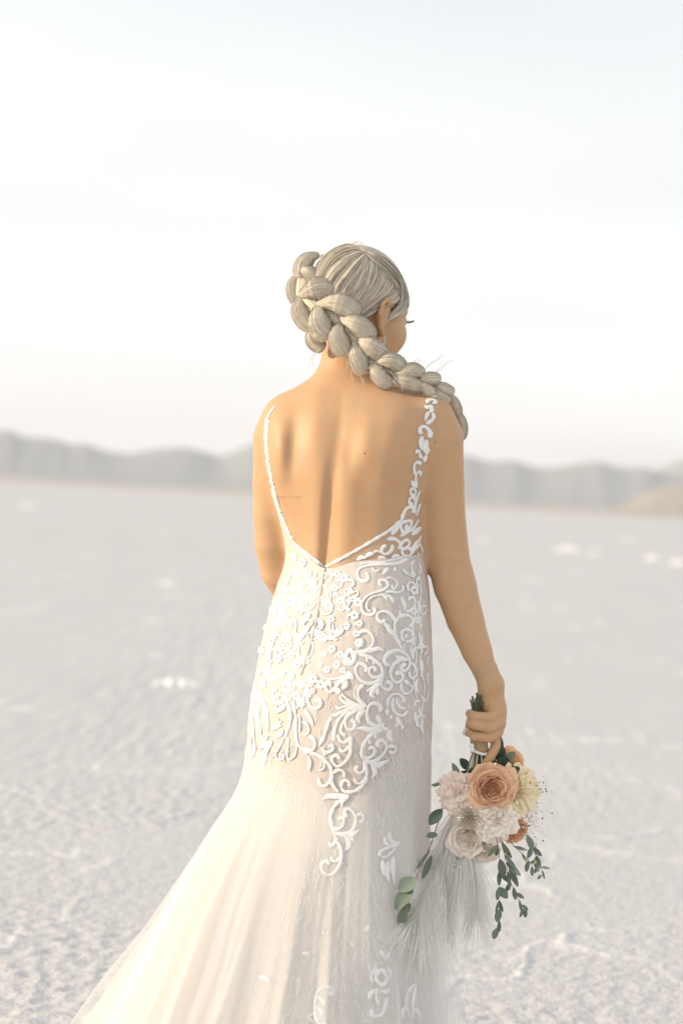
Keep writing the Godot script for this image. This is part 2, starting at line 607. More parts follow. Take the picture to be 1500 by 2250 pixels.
func surface_nets(f: Callable, lo: Vector3, hi: Vector3, cell: float, v: PackedVector3Array, idx: PackedInt32Array, slack := 1.5) -> Array:
	var nx := int((hi.x - lo.x) / cell) + 2
	var ny := int((hi.y - lo.y) / cell) + 2
	var nz := int((hi.z - lo.z) / cell) + 2
	var val := PackedFloat32Array()
	val.resize(nx * ny * nz)
	val.fill(1e6)
	var vid := PackedInt32Array()
	vid.resize(nx * ny * nz)
	vid.fill(-1)
	var B := 6
	var reach := cell * B * 0.87 * slack
	var sy := nx
	var sz := nx * ny
	var cells := PackedInt32Array()
	for bz in range(0, nz - 1, B):
		for by in range(0, ny - 1, B):
			for bx in range(0, nx - 1, B):
				var mid := lo + Vector3(bx + B * 0.5, by + B * 0.5, bz + B * 0.5) * cell
				if absf(f.call(mid)) > reach: continue
				var ex := mini(bx + B, nx - 1)
				var ey := mini(by + B, ny - 1)
				var ez := mini(bz + B, nz - 1)
				for z in range(bz, ez + 1):
					for y in range(by, ey + 1):
						for x in range(bx, ex + 1):
							var k := x + y * sy + z * sz
							if val[k] > 9e5:
								val[k] = f.call(lo + Vector3(x, y, z) * cell)
							if x < ex and y < ey and z < ez:
								cells.append(k)
	var off := [0, 1, sy, sy + 1, sz, sz + 1, sz + sy, sz + sy + 1]
	var edges := [[0, 1], [2, 3], [4, 5], [6, 7], [0, 2], [1, 3], [4, 6], [5, 7], [0, 4], [1, 5], [2, 6], [3, 7]]
	var corner := [Vector3(0, 0, 0), Vector3(1, 0, 0), Vector3(0, 1, 0), Vector3(1, 1, 0), Vector3(0, 0, 1), Vector3(1, 0, 1), Vector3(0, 1, 1), Vector3(1, 1, 1)]
	var first := v.size()
	for k in cells:
		var inside := 0
		for q in 8:
			if val[k + off[q]] < 0.0: inside += 1
		if inside == 0 or inside == 8: continue
		var s := Vector3.ZERO
		var n := 0
		for e in edges:
			var d0 := val[k + off[e[0]]]
			var d1 := val[k + off[e[1]]]
			if (d0 < 0.0) != (d1 < 0.0):
				var c0: Vector3 = corner[e[0]]
				s += c0.lerp(corner[e[1]], d0 / (d0 - d1))
				n += 1
		var x := k % nx
		var y := (k / nx) % ny
		var z := k / sz
		vid[k] = v.size()
		v.append(lo + (Vector3(x, y, z) + s / n) * cell)
	for k in cells:
		if vid[k] < 0: continue
		var d0 := val[k]
		var x := k % nx
		var y := (k / nx) % ny
		var z := k / sz
		for ax in 3:
			var o: int = [1, sy, sz][ax]
			var u: int = [sy, sz, 1][ax]
			var w: int = [sz, 1, sy][ax]
			var d1 := val[k + o]
			if (d0 < 0.0) == (d1 < 0.0): continue
			if (ax != 0 and x == 0) or (ax != 1 and y == 0) or (ax != 2 and z == 0): continue
			var a := vid[k]
			var b := vid[k - u]
			var c := vid[k - u - w]
			var d := vid[k - w]
			if a < 0 or b < 0 or c < 0 or d < 0: continue
			if d0 < 0.0:
				idx.append_array(PackedInt32Array([a, c, b, a, d, c]))
			else:
				idx.append_array(PackedInt32Array([a, b, c, a, c, d]))
	return [v, idx, first]

func sdf_normals(f: Callable, v: PackedVector3Array, from: int, n: PackedVector3Array, h: float) -> void:
	for k in range(from, v.size()):
		var p := v[k]
		var a: float = f.call(p + Vector3(h, -h, -h))
		var b: float = f.call(p + Vector3(-h, -h, h))
		var c: float = f.call(p + Vector3(-h, h, -h))
		var d: float = f.call(p + Vector3(h, h, h))
		n.append((Vector3(1, -1, -1) * a + Vector3(-1, -1, 1) * b + Vector3(-1, 1, -1) * c + Vector3(1, 1, 1) * d).normalized())

# head: its own axes (forward, up, right)
var HC := Vector3.ZERO
var hf := Vector3.ZERO
var hu := Vector3.ZERO
var hr := Vector3.ZERO

func head_frame() -> void:
	HC = P(792, 684, -0.055)
	var yaw := deg_to_rad(50.0)
	hf = Vector3(sin(yaw), -0.10, -cos(yaw)).normalized()
	hr = hf.cross(Vector3(0.03, 1, 0)).normalized()
	hu = hr.cross(hf).normalized()

func H(f: float, u: float, r: float) -> Vector3:
	return HC + hf * f + hu * u + hr * r

func head_f(p: Vector3) -> float:
	var q := p - HC
	var l := Vector3(q.dot(hf), q.dot(hu), q.dot(hr))       # forward, up, right
	var m := Vector3(l.x, l.y, absf(l.z))
	var d := ell(l, Vector3(-0.012, 0.028, 0), Vector3(0.094, 0.086, 0.073))
	d = smin(d, ell(l, Vector3(0.030, -0.035, 0), Vector3(0.058, 0.070, 0.060)), 0.03)
	d = smin(d, cap(l, Vector3(0.052, -0.080, 0), Vector3(0.072, -0.098, 0), 0.030, 0.017), 0.03)       # jaw and chin
	d = smin(d, cap(m, Vector3(-0.002, -0.060, 0.050), Vector3(0.055, -0.088, 0.018), 0.012, 0.016), 0.025)
	d = smin(d, ell(m, Vector3(0.056, -0.036, 0.036), Vector3(0.030, 0.030, 0.026)), 0.022)           # cheeks
	d = smin(d, cap(m, Vector3(0.076, 0.016, 0.012), Vector3(0.068, 0.014, 0.045), 0.012, 0.010), 0.016)   # brow
	d = maxf(d, -ell(m, Vector3(0.097, -0.004, 0.031), Vector3(0.020, 0.011, 0.017)))                   # eye sockets
	d = smin(d, ell(m, Vector3(0.077, -0.004, 0.031), Vector3(0.014, 0.012, 0.014)), 0.004)            # lids
	d = smin(d, cap(l, Vector3(0.086, 0.004, 0), Vector3(0.108, -0.036, 0), 0.007, 0.011), 0.012)      # nose
	d = smin(d, cap(m, Vector3(0.096, -0.042, 0.004), Vector3(0.094, -0.042, 0.011), 0.007, 0.006), 0.008)
	d = smin(d, cap(m, Vector3(0.091, -0.064, 0.0), Vector3(0.083, -0.066, 0.019), 0.006, 0.003), 0.006)   # lips
	d = smin(d, cap(m, Vector3(0.090, -0.074, 0.0), Vector3(0.082, -0.071, 0.018), 0.006, 0.003), 0.005)
	# ears
	var e := ell(m, Vector3(-0.006, -0.008, 0.074), Vector3(0.017, 0.026, 0.007))
	var ear := [Vector3(0.000, -0.046, 0.0735), Vector3(-0.012, -0.034, 0.079), Vector3(-0.0225, -0.012, 0.0865), Vector3(-0.0225, 0.006, 0.0890), Vector3(-0.013, 0.017, 0.0875), Vector3(0.003, 0.014, 0.080), Vector3(0.008, 0.004, 0.073)]
	var er := [0.0065, 0.0050, 0.0046, 0.0046, 0.0046, 0.0044, 0.004]
	for k in ear.size() - 1:
		e = smin(e, cap(m, ear[k], ear[k + 1], er[k], er[k + 1]), 0.004)
	d = smin(d, e, 0.006)
	# neck stub
	d = smin(d, cap(p, P(770, 800, -0.034), P(782, 720, -0.045), 0.0448, 0.0458), 0.02)
	d = maxf(d, P(770, 792, -0.034).y - p.y)
	return d

var hand_bones := []

func hand_f(p: Vector3) -> float:
	var d := 1.0
	for c in hand_bones:
		var q := cap(p, c[0], c[1], c[2], c[3])
		var k: float = c[4]
		if q < d + k:
			d = smin(d, q, k)
	return d

func make_hand() -> void:
	# right hand closed round the stems: wrist, back of the hand, four fingers, thumb; each finger is a chain rooted in the palm
	var W := P(1078, 1505, 0.068)
	hand_bones = [
		[P(1066, 1472, 0.064), W, 0.0235, 0.0212, 0.02],
		[W, P(1086, 1560, 0.070), 0.0212, 0.021, 0.012],
		[W, P(1072, 1545, 0.058), 0.0205, 0.019, 0.012],
		[P(1086, 1555, 0.072), P(1092, 1590, 0.072), 0.0185, 0.0165, 0.012],
		[P(1072, 1545, 0.060), P(1078, 1600, 0.052), 0.018, 0.016, 0.012],
		[P(1084, 1560, 0.060), P(1080, 1618, 0.056), 0.016, 0.013, 0.012]]
	# fingers: points in the photograph with their depth, then radii
	var fingers := [
		[[1094, 1562, 0.080, 10.4], [1074, 1577, 0.106, 9.6], [1042, 1574, 0.104, 9.2], [1032, 1568, 0.078, 8.4], [1046, 1566, 0.058, 7.6]],
		[[1098, 1584, 0.080, 10.6], [1076, 1599, 0.110, 10.2], [1042, 1592, 0.108, 9.4], [1033, 1586, 0.078, 8.6], [1048, 1585, 0.056, 7.8]],
		[[1094, 1606, 0.076, 10.6], [1074, 1620, 0.104, 10.2], [1043, 1617, 0.102, 9.6], [1034, 1610, 0.076, 8.6], [1048, 1606, 0.056, 7.8]],
		[[1090, 1606, 0.070, 10.6], [1088, 1640, 0.088, 9.8], [1076, 1664, 0.092, 8.8], [1063, 1680, 0.092, 7.2]]]
	for f in fingers:
		for k in f.size() - 1:
			hand_bones.append([P(f[k][0], f[k][1], f[k][2]), P(f[k + 1][0], f[k + 1][1], f[k + 1][2]), f[k][3] * 0.001, f[k + 1][3] * 0.001, 0.0012 if k > 0 else 0.004])
	# thumb, behind the stems and coming round on the far side
	var th := [[1070, 1540, 0.050, 13.5], [1050, 1566, 0.040, 11.5], [1036, 1590, 0.044, 10.0], [1028, 1610, 0.052, 8.0]]
	for k in th.size() - 1:
		hand_bones.append([P(th[k][0], th[k][1], th[k][2]), P(th[k + 1][0], th[k + 1][1], th[k + 1][2]), th[k][3] * 0.001, th[k + 1][3] * 0.001, 0.008])

var left_bones := []

func left_hand_f(p: Vector3) -> float:
	var d := 1.0
	for c in left_bones:
		var q := cap(p, c[0], c[1], c[2], c[3])
		if q < d + 0.006:
			d = smin(d, q, 0.006)
	return d

func make_left_hand() -> void:
	# the other hand rests on the front of the waist
	var w := P(690, 1352, -0.195)
	var dirx := Vector3(0.86, -0.28, -0.10).normalized()
	var dn := Vector3(-0.25, -0.95, 0.0).normalized()
	left_bones = [[P(655, 1325, -0.165), w, 0.027, 0.021]]
	for k in 4:
		var o := (k - 1.5) * 0.019
		var a := w + dn * o * 0.6
		var b := w + dirx * 0.082 + dn * o
		left_bones.append([a, b, 0.016, 0.0115])
		var L: float = [0.066, 0.078, 0.073, 0.055][k]
		var c := b + (dirx + Vector3(0, -0.05, 0.10)).normalized() * L * 0.5
		left_bones.append([b, c, 0.0098, 0.009])
		left_bones.append([c, c + (dirx + Vector3(0, -0.15, 0.35)).normalized() * L * 0.5, 0.009, 0.0072])
	var tb := w + dirx * 0.02 - dn * 0.02
	left_bones.append([w, tb + dirx * 0.02 - dn * 0.02, 0.017, 0.012])
	left_bones.append([tb + dirx * 0.02 - dn * 0.02, tb + dirx * 0.055 - dn * 0.030, 0.011, 0.008])

func build_person() -> void:
	var m := new_mat("skin", lin(0.565, 0.345, 0.190), 0.5, 0.42)
	m.subsurf_scatter_enabled = true
	m.subsurf_scatter_strength = 0.18
	bump(m, noise_tex(77, 0.25, 2, 256), 0.035, 9.0)
	var tones := Gradient.new()
	tones.offsets = PackedFloat32Array([0.0, 0.45, 1.0])
	tones.colors = PackedColorArray([Color(1.0, 0.95, 0.925), Color(1.0, 1.0, 1.0), Color(0.955, 0.99, 1.0)])
	m.albedo_texture = noise_tex(78, 0.005, 3, 512, FastNoiseLite.TYPE_SIMPLEX_SMOOTH, tones)
	make_rings()
	make_skeleton()
	head_frame()
	make_hand()
	make_left_hand()
	person = Node3D.new()
	person.name = "person"
	add_child(person)
	tag(person, "person in a white lace wedding gown with a long blond braid, seen from behind", "person")
	var v := PackedVector3Array()
	var idx := PackedInt32Array()
	var n := PackedVector3Array()
	var jobs := [[body_f, Vector3(-0.24, 0.80, -0.26), Vector3(0.36, 1.50, 0.16), 0.0065, 1.5],
		[head_f, HC - Vector3(0.15, 0.16, 0.15), HC + Vector3(0.15, 0.15, 0.15), 0.0042, 1.6],
		[hand_f, P(1010, 1700, 0.06) - Vector3(0, 0, 0.05), P(1130, 1450, 0.06) + Vector3(0, 0, 0.08), 0.0030, 1.4],
		[left_hand_f, P(640, 1440, -0.2) - Vector3(0, 0, 0.12), P(900, 1290, -0.2) + Vector3(0, 0, 0.12), 0.0042, 1.4]]
	for j in jobs:
		var got := surface_nets(j[0], j[1], j[2], j[3], v, idx, j[4])
		v = got[0]
		idx = got[1]
		sdf_normals(j[0], v, got[2], n, j[3] * 0.4)
	var body := add_mesh("body", v, n, idx, m, person)
	skin_marks(body)

var person: Node3D

func skin_marks(body: Node) -> void:
	# moles, a line of small faded lettering inked below the shoulder blade, and pale nails
	var mm := new_mat("mole", lin(0.16, 0.07, 0.035), 0.6, 0.3)
	var dot := SphereMesh.new()
	dot.radius = 0.0013
	dot.height = 0.0012
	dot.radial_segments = 10
	dot.rings = 5
	for q in [[801, 996, 1.1], [955, 972, 0.9], [782, 905, 0.6], [988, 1222, 0.7], [775, 885, 0.5], [1011, 1180, 0.6], [700, 905, 0.5], [668, 955, 0.5]]:
		var got := on_skin(q[0], q[1], 0.0)
		var o := MeshInstance3D.new()
		o.name = "mole"
		o.mesh = dot
		o.material_override = mm
		body.add_child(o, true)
		var nn: Vector3 = got[1]
		var xx := nn.cross(Vector3(0.2, 0.1, 1)).normalized()
		o.transform = Transform3D(Basis(xx, nn, xx.cross(nn)).scaled_local(Vector3.ONE * q[2]), got[0])
	var ink := new_mat("faded_ink", lin(0.34, 0.24, 0.17), 0.6, 0.3)
	var v := PackedVector3Array()
	var n := PackedVector3Array()
	var idx := PackedInt32Array()
	var x := 610.0
	var R := RandomNumberGenerator.new()
	R.seed = 12
	while x < 660.0:
		if x > 628.0 and x < 631.0 or x > 640.0 and x < 644.0:
			x += 3.5
			continue
		var h := 2.6 if R.randf() < 0.8 else 4.6
		var got := lace_band(PackedVector2Array([Vector2(x, 1094.0), Vector2(x + 0.8, 1094.0 - h), Vector2(x + 2.0, 1094.0 - h * 0.8), Vector2(x + 2.2, 1093.2), Vector2(x + 3.0, 1093.6)]), 1.0, "v", true, 0.00002, v, n, idx)
		v = got[0]
		n = got[1]
		idx = got[2]
		x += 3.2
	add_mesh("tattoo", v, n, idx, ink, body)
	var nail := new_mat("nail_polish", lin(0.82, 0.72, 0.68), 0.15, 0.6)
	var s := SphereMesh.new()
	s.radius = 0.0052
	s.height = 0.019
	s.radial_segments = 12
	s.rings = 8
	for q in [[1058, 1684, 0.0975, -42.0, 0.4], [1022, 1607, 0.056, 150.0, 0.4]]:
		var o := MeshInstance3D.new()
		o.name = "nail"
		o.mesh = s
		o.material_override = nail
		body.add_child(o, true)
		o.transform = Transform3D(Basis(Vector3.BACK, deg_to_rad(q[3])).scaled_local(Vector3(0.85, 0.85, q[4])), P(q[0], q[1], q[2]))

# ------------------------------------------------------------------ the gown
var dress: MeshInstance3D
const LINING_TOP := [[500, 1000], [583, 1000], [597, 1062], [610, 1110], [625, 1151], [640, 1187], [662, 1209], [712, 1248], [780, 1234], [850, 1227], [905, 1221], [935, 1213], [1000, 1208]]

func y_at(py: float) -> float:
	return P(750, py, 0.05).y

func ring_theta(p: Vector3) -> float:
	var i := clampi(int((p.y - ring_y0) / RING_STEP), 0, rcx.size() - 2)
	var dx := p.x - rcx[i]
	var dz := p.z - rcz[i]
	return atan2((-dx * rsi[i] + dz * rco[i]) / rb[i], (dx * rco[i] + dz * rsi[i]) / ra[i])

func fold(y: float, th: float, seed_: float) -> float:      # how far the cloth of the flared skirt stands out, in metres
	var low := smoothstep(0.70, 0.12, y)
	var amp := 0.030 * low * low + 0.012 * low
	var w := th + 0.10 * sin(3.0 * th + seed_ + y * 1.3) + 0.05 * sin(7.0 * th - seed_)
	var a := 0.5 + 0.5 * sin(17.0 * w + seed_ * 2.0)
	var b := 0.5 + 0.5 * sin(29.0 * w + seed_ * 5.0 + 2.0 * y)
	var c := 0.5 + 0.5 * sin(61.0 * w + seed_ * 3.0 - 3.0 * y)
	var e := 0.5 + 0.5 * sin(103.0 * w + seed_ * 7.0 + 2.0 * sin(5.0 * w))
	amp *= 0.65 + 0.9 * absf(noise_b.get_noise_2d(th * 2.6 + seed_ * 9.0, y * 1.2)) * 1.6
	return amp * (pow(a, 2.2) * 0.85 + pow(b, 2.0) * 0.45 + pow(c, 2.0) * 0.10 + pow(e, 2.0) * 0.03)

func crease(y: float, th: float) -> float:                  # small drag lines in the fitted part
	var fit := smoothstep(0.62, 0.80, y) * (1.0 - smoothstep(1.04, 1.10, y))
	return 0.0005 * fit * (sin(40.0 * y + 3.0 * th) + sin(71.0 * y - 5.0 * th + 1.0) * 0.7 + noise_a.get_noise_2d(th * 6.0, y * 16.0) * 2.0)

func skirt_mesh(called: String, m: Material, parent: Node, top: Callable, grow: float, folds: float, seed_: float, tuck: float, th0: float, th1: float, cols: int, rows: int, edge := []) -> MeshInstance3D:
	var v := PackedVector3Array()
	v.resize(rows * cols)
	var closed := th1 - th0 > TAU - 0.001
	var yk := y_at(1700)
	for c in cols:
		var th := lerpf(th0, th1, float(c) / (cols if closed else cols - 1))
		var y0: float = top.call(th)
		for r in rows:
			var t := float(r) / (rows - 1)
			var y := lerpf(y0, 0.006, pow(t, 0.9))
			var a := th
			if edge.size():
				# the sheet's free edge follows a line down the skirt
				var py := proj(Vector3(0, y, 0.15)).y
				var want := lerp_table(edge, py)
				var lo := 0.0
				var hi := PI * 0.6
				for k in 12:
					var mid := (lo + hi) * 0.5
					if proj(ring_point(y, mid, grow)).x > want: lo = mid
					else: hi = mid
				a = lerpf(th0, hi, float(c) / (cols - 1))
				a = th1 + (hi - th1) * (1.0 - float(c) / (cols - 1))
			var g := grow + crease(y, a) + folds * fold(y, a, seed_)
			var p := ring_point(y, a, g)
			if tuck > 0.0 and y < yk:
				var q := ring_point(yk, a, g)
				var s := tuck * (1.0 - y / yk)
				p.x = lerpf(p.x, q.x, s)
				p.z = lerpf(p.z, q.z, s)
			if y < 0.10:
				var spread := (0.10 - y) * 0.35
				p += Vector3(cos(a) * 0.3, 0, sin(a)) * spread
			v[r * cols + c] = p
	var idx := grid_index(rows, cols, closed)
	return add_mesh(called, v, grid_normals(v, idx), idx, m, parent)

func seam_y(th: float, down: float) -> float:        # the net is sewn on under the lower edge of the lace
	var line := [[500, 1660], [545, 1650], [600, 1680], [650, 1700], [700, 1722], [735, 1790], [790, 1745], [830, 1700], [880, 1640], [940, 1600], [1000, 1600]]
	if sin(th) < -0.2: return y_at(1650)
	var y := y_at(1680)
	for k in 5:
		var q := proj(ring_point(y, th, 0.003))
		y += (q.y - lerp_table(line, q.x) - down) / 1180.0
	return clampf(y, 0.45, 0.85)

func lining_top(th: float) -> float:
	var s := sin(th)
	var y := 1.05
	var right_edge := -0.52
	for k in 6:
		var q := proj(ring_point(y, th, 0.0025))
		var want := lerp_table(LINING_TOP, q.x)
		y += (q.y - want) / 1180.0
		y = clampf(y, 0.9, 1.30)
	var back := smoothstep(-0.75, -0.30, s)
	var front := y_at(1010)
	if cos(th) > 0.0:
		back = smoothstep(-0.95, -0.60, s)
	return lerpf(front, y, back)

func on_dress(px: float, py: float, out: float) -> Array:        # [point, normal] where the photo's line of sight meets the gown
	var d := (view * Vector3((px - 750.0) / FPX, -(py - 1125.0) / FPX, -1.0)).normalized()
	var t := (CAM.z - 0.75) / -d.z
	var best := 1e9
	var bp := CAM + d * t
	for k in 40:
		var p := CAM + d * t
		var f := ring_f(p, out + gown_relief(p))
		if absf(f) < best:
			best = absf(f)
			bp = p
		if f < 0.0004: break
		t += maxf(f * 0.7, 0.0006)
	return [bp, dress_normal(bp, out)]

func gown_relief(p: Vector3) -> float:
	if p.y > 0.72: return 0.0
	return 0.8 * fold(p.y, ring_theta(p), 1.3)

func dress_normal(p: Vector3, out: float) -> Vector3:
	var h := 0.004
	var g := gown_relief(p)
	var a := ring_f(p + Vector3(h, -h, -h), out + g)
	var b := ring_f(p + Vector3(-h, -h, h), out + g)
	var c := ring_f(p + Vector3(-h, h, -h), out + g)
	var d := ring_f(p + Vector3(h, h, h), out + g)
	return (Vector3(1, -1, -1) * a + Vector3(-1, -1, 1) * b + Vector3(-1, 1, -1) * c + Vector3(1, 1, 1) * d).normalized()

func on_skin(px: float, py: float, out: float) -> Array:
	var d := (view * Vector3((px - 750.0) / FPX, -(py - 1125.0) / FPX, -1.0)).normalized()
	var t := (CAM.z - 0.20) / -d.z
	var best := 1e9
	var bp := CAM + d * t
	for k in 36:
		var p := CAM + d * t
		var f := body_f(p) - out
		if absf(f) < best:
			best = absf(f)
			bp = p
		if f < 0.0004 or p.z < -0.12: break
		t += maxf(f * 0.75, 0.0006)
	var h := 0.003
	var n := (Vector3(1, -1, -1) * body_f(bp + Vector3(h, -h, -h)) + Vector3(-1, -1, 1) * body_f(bp + Vector3(-h, -h, h)) + Vector3(-1, 1, -1) * body_f(bp + Vector3(-h, h, -h)) + Vector3(1, 1, 1) * body_f(bp + Vector3(h, h, h))).normalized()
	return [bp, n]

func px_spline(a: Array, ox: float, oy: float, s: float, step: float) -> PackedVector2Array:
	var pts := []
	var length := 0.0
	for k in range(0, a.size(), 2):
		pts.append(Vector3(ox + a[k] / s, oy + a[k + 1] / s, 0))
		if pts.size() > 1: length += pts[-1].distance_to(pts[-2])
	var out := PackedVector2Array()
	for p in spline(pts, maxi(5, int(length / step))):
		out.append(Vector2(p.x, p.y))
	return out

# a raised band of embroidery: shape "c" scroll with round bulbs, "l" leaf, "r" closed ring, "v" even vine
func lace_band(line: PackedVector2Array, w: float, shape: String, skin: bool, thick: float, v: PackedVector3Array, n: PackedVector3Array, idx: PackedInt32Array, round_ := 0.55) -> Array:
	var N := line.size()
	var pts := []
	var nrm := []
	for q in line:
		var got: Array = on_skin(q.x, q.y, 0.0012) if skin else on_dress(q.x, q.y, 0.0034 if q.y < 1640.0 else 0.0046)
		pts.append(got[0])
		nrm.append(got[1])
	var first := v.size()
	var prof := [[-1.0, -0.5], [-0.92, 0.85], [-0.62, 1.0], [0.0, 0.45], [0.62, 1.0], [0.92, 0.85], [1.0, -0.5]]
	var M := prof.size()
	for k in N:
		var t := float(k) / (N - 1)
		var a: Vector3 = pts[maxi(k - 1, 0)]
		var b: Vector3 = pts[mini(k + 1, N - 1)]
		var tan := (b - a).normalized()
		var nn: Vector3 = nrm[k]
		var side := nn.cross(tan).normalized()
		var half := w * 0.5
		match shape:
			"l": half *= maxf(0.10, pow(sin(PI * pow(t, 0.8)), 0.8) * 1.25)
			"c":
				var bulb := exp(-pow((1.0 - t) / 0.08, 2.0)) * 0.35 + exp(-pow(t / 0.08, 2.0)) * 0.2
				var tip := sqrt(clampf(minf(t, 1.0 - t) * N * 0.45, 0.02, 1.0))
				half *= (0.86 + 0.18 * sin(t * 9.0) + bulb) * tip
			"v": half *= sqrt(clampf(minf(t, 1.0 - t) * N * 0.4, 0.03, 1.0)) * (0.9 + 0.18 * sin(t * N * 0.9))
			"r": half *= 0.9 + 0.22 * sin(t * TAU * 5.0)
		half /= 1165.0
		for m in prof:
			v.append(pts[k] + side * half * m[0] + nn * (thick * m[1] * clampf(half / 0.0022, 0.35, 1.0)))
			n.append((nn * 1.0 + side * m[0] * absf(m[0]) * round_).normalized())
	for k in N - 1:
		for j in M - 1:
			var q := first + k * M + j
			idx.append_array(PackedInt32Array([q, q + 1, q + M, q + 1, q + M + 1, q + M]))
	return [v, n, idx]

func lace_piece(called: String, line: PackedVector2Array, w: float, shape: String, skin := false, thick := 0.0009) -> void:
	var got := lace_band(line, w, shape, skin, thick, PackedVector3Array(), PackedVector3Array(), PackedInt32Array())
	add_mesh(called, got[0], got[1], got[2], mats.lace, dress)

func lace_set(ox: float, oy: float, s: float, list: Array, skin := false) -> void:
	for it in list:
		var shape: String = it[0]
		var called: String = {"l": "lace_leaf", "c": "lace_scroll", "v": "lace_vine", "r": "lace_flower"}[shape]
		lace_piece(called, px_spline(it[2], ox, oy, s, 3.2), it[1] * (1.15 if skin and s > 2.0 else 0.92), shape, skin)

func floret(cx: float, cy: float, r: float, turn: float) -> void:       # a small five-petalled blossom of cord
	var line := PackedVector2Array()
	for k in 26:
		var t := float(k) / 25.0 * TAU
		var q := r * (0.80 + 0.14 * cos(5.0 * t))
		line.append(Vector2(cx + cos(t + turn) * q, cy + sin(t + turn) * q))
	lace_piece("lace_flower", line, r * 0.95, "r", false, 0.0010)

func build_dress() -> void:
	var lin_m := new_mat("satin_lining", lin(0.60, 0.535, 0.485), 0.55, 0.4)
	bump(lin_m, noise_tex(50, 0.06, 3, 256), 0.05, 3.0)
	var lace_m := new_mat("lace", lin(0.86, 0.85, 0.84), 0.85, 0.25)
	bump(lace_m, noise_tex(51, 0.35, 2, 256), 0.16, 8.0)
	var t := new_mat("tulle", Color(0.955, 0.95, 0.945, 0.24), 0.9, 0.15)
	t.transparency = BaseMaterial3D.TRANSPARENCY_ALPHA
	t.backlight_enabled = true
	t.backlight = Color(0.75, 0.73, 0.70)
	var t2 := new_mat("illusion_mesh", Color(0.90, 0.87, 0.85, 0.16), 0.9, 0.15)
	t2.transparency = BaseMaterial3D.TRANSPARENCY_ALPHA
	new_mat("zip_cord", lin(0.62, 0.58, 0.55), 0.6, 0.4)
	dress = skirt_mesh("dress", lin_m, person, lining_top, 0.0025, 0.55, 1.3, 0.42, 0.0, TAU, 300, 190)
	# three sheets of tulle over the skirt; each with folds of its own
	var hip := func(th: float) -> float: return seam_y(th, 0.0)
	var hip2 := func(th: float) -> float: return seam_y(th, 14.0)
	skirt_mesh("tulle_layer", t, dress, hip, 0.0032, 0.80, 1.3, 0.0, 0.0, TAU, 420, 120)
	skirt_mesh("tulle_layer", t, dress, hip2, 0.0042, 1.05, 4.1, 0.10, 0.0, TAU, 420, 110)
	skirt_mesh("tulle_layer", t, dress, hip2, 0.0050, 0.95, 2.6, 0.22, 0.0, TAU, 420, 110)
	var over := func(th: float) -> float: return seam_y(th, -12.0)
	skirt_mesh("tulle_layer", t, dress, over, 0.0058, 1.12, 1.3, 0.0, 0.25, PI * 1.15, 300, 130, [[1590, 938], [1700, 920], [1800, 906], [1950, 893], [2100, 880], [2250, 877], [2500, 880]])
	build_lace()

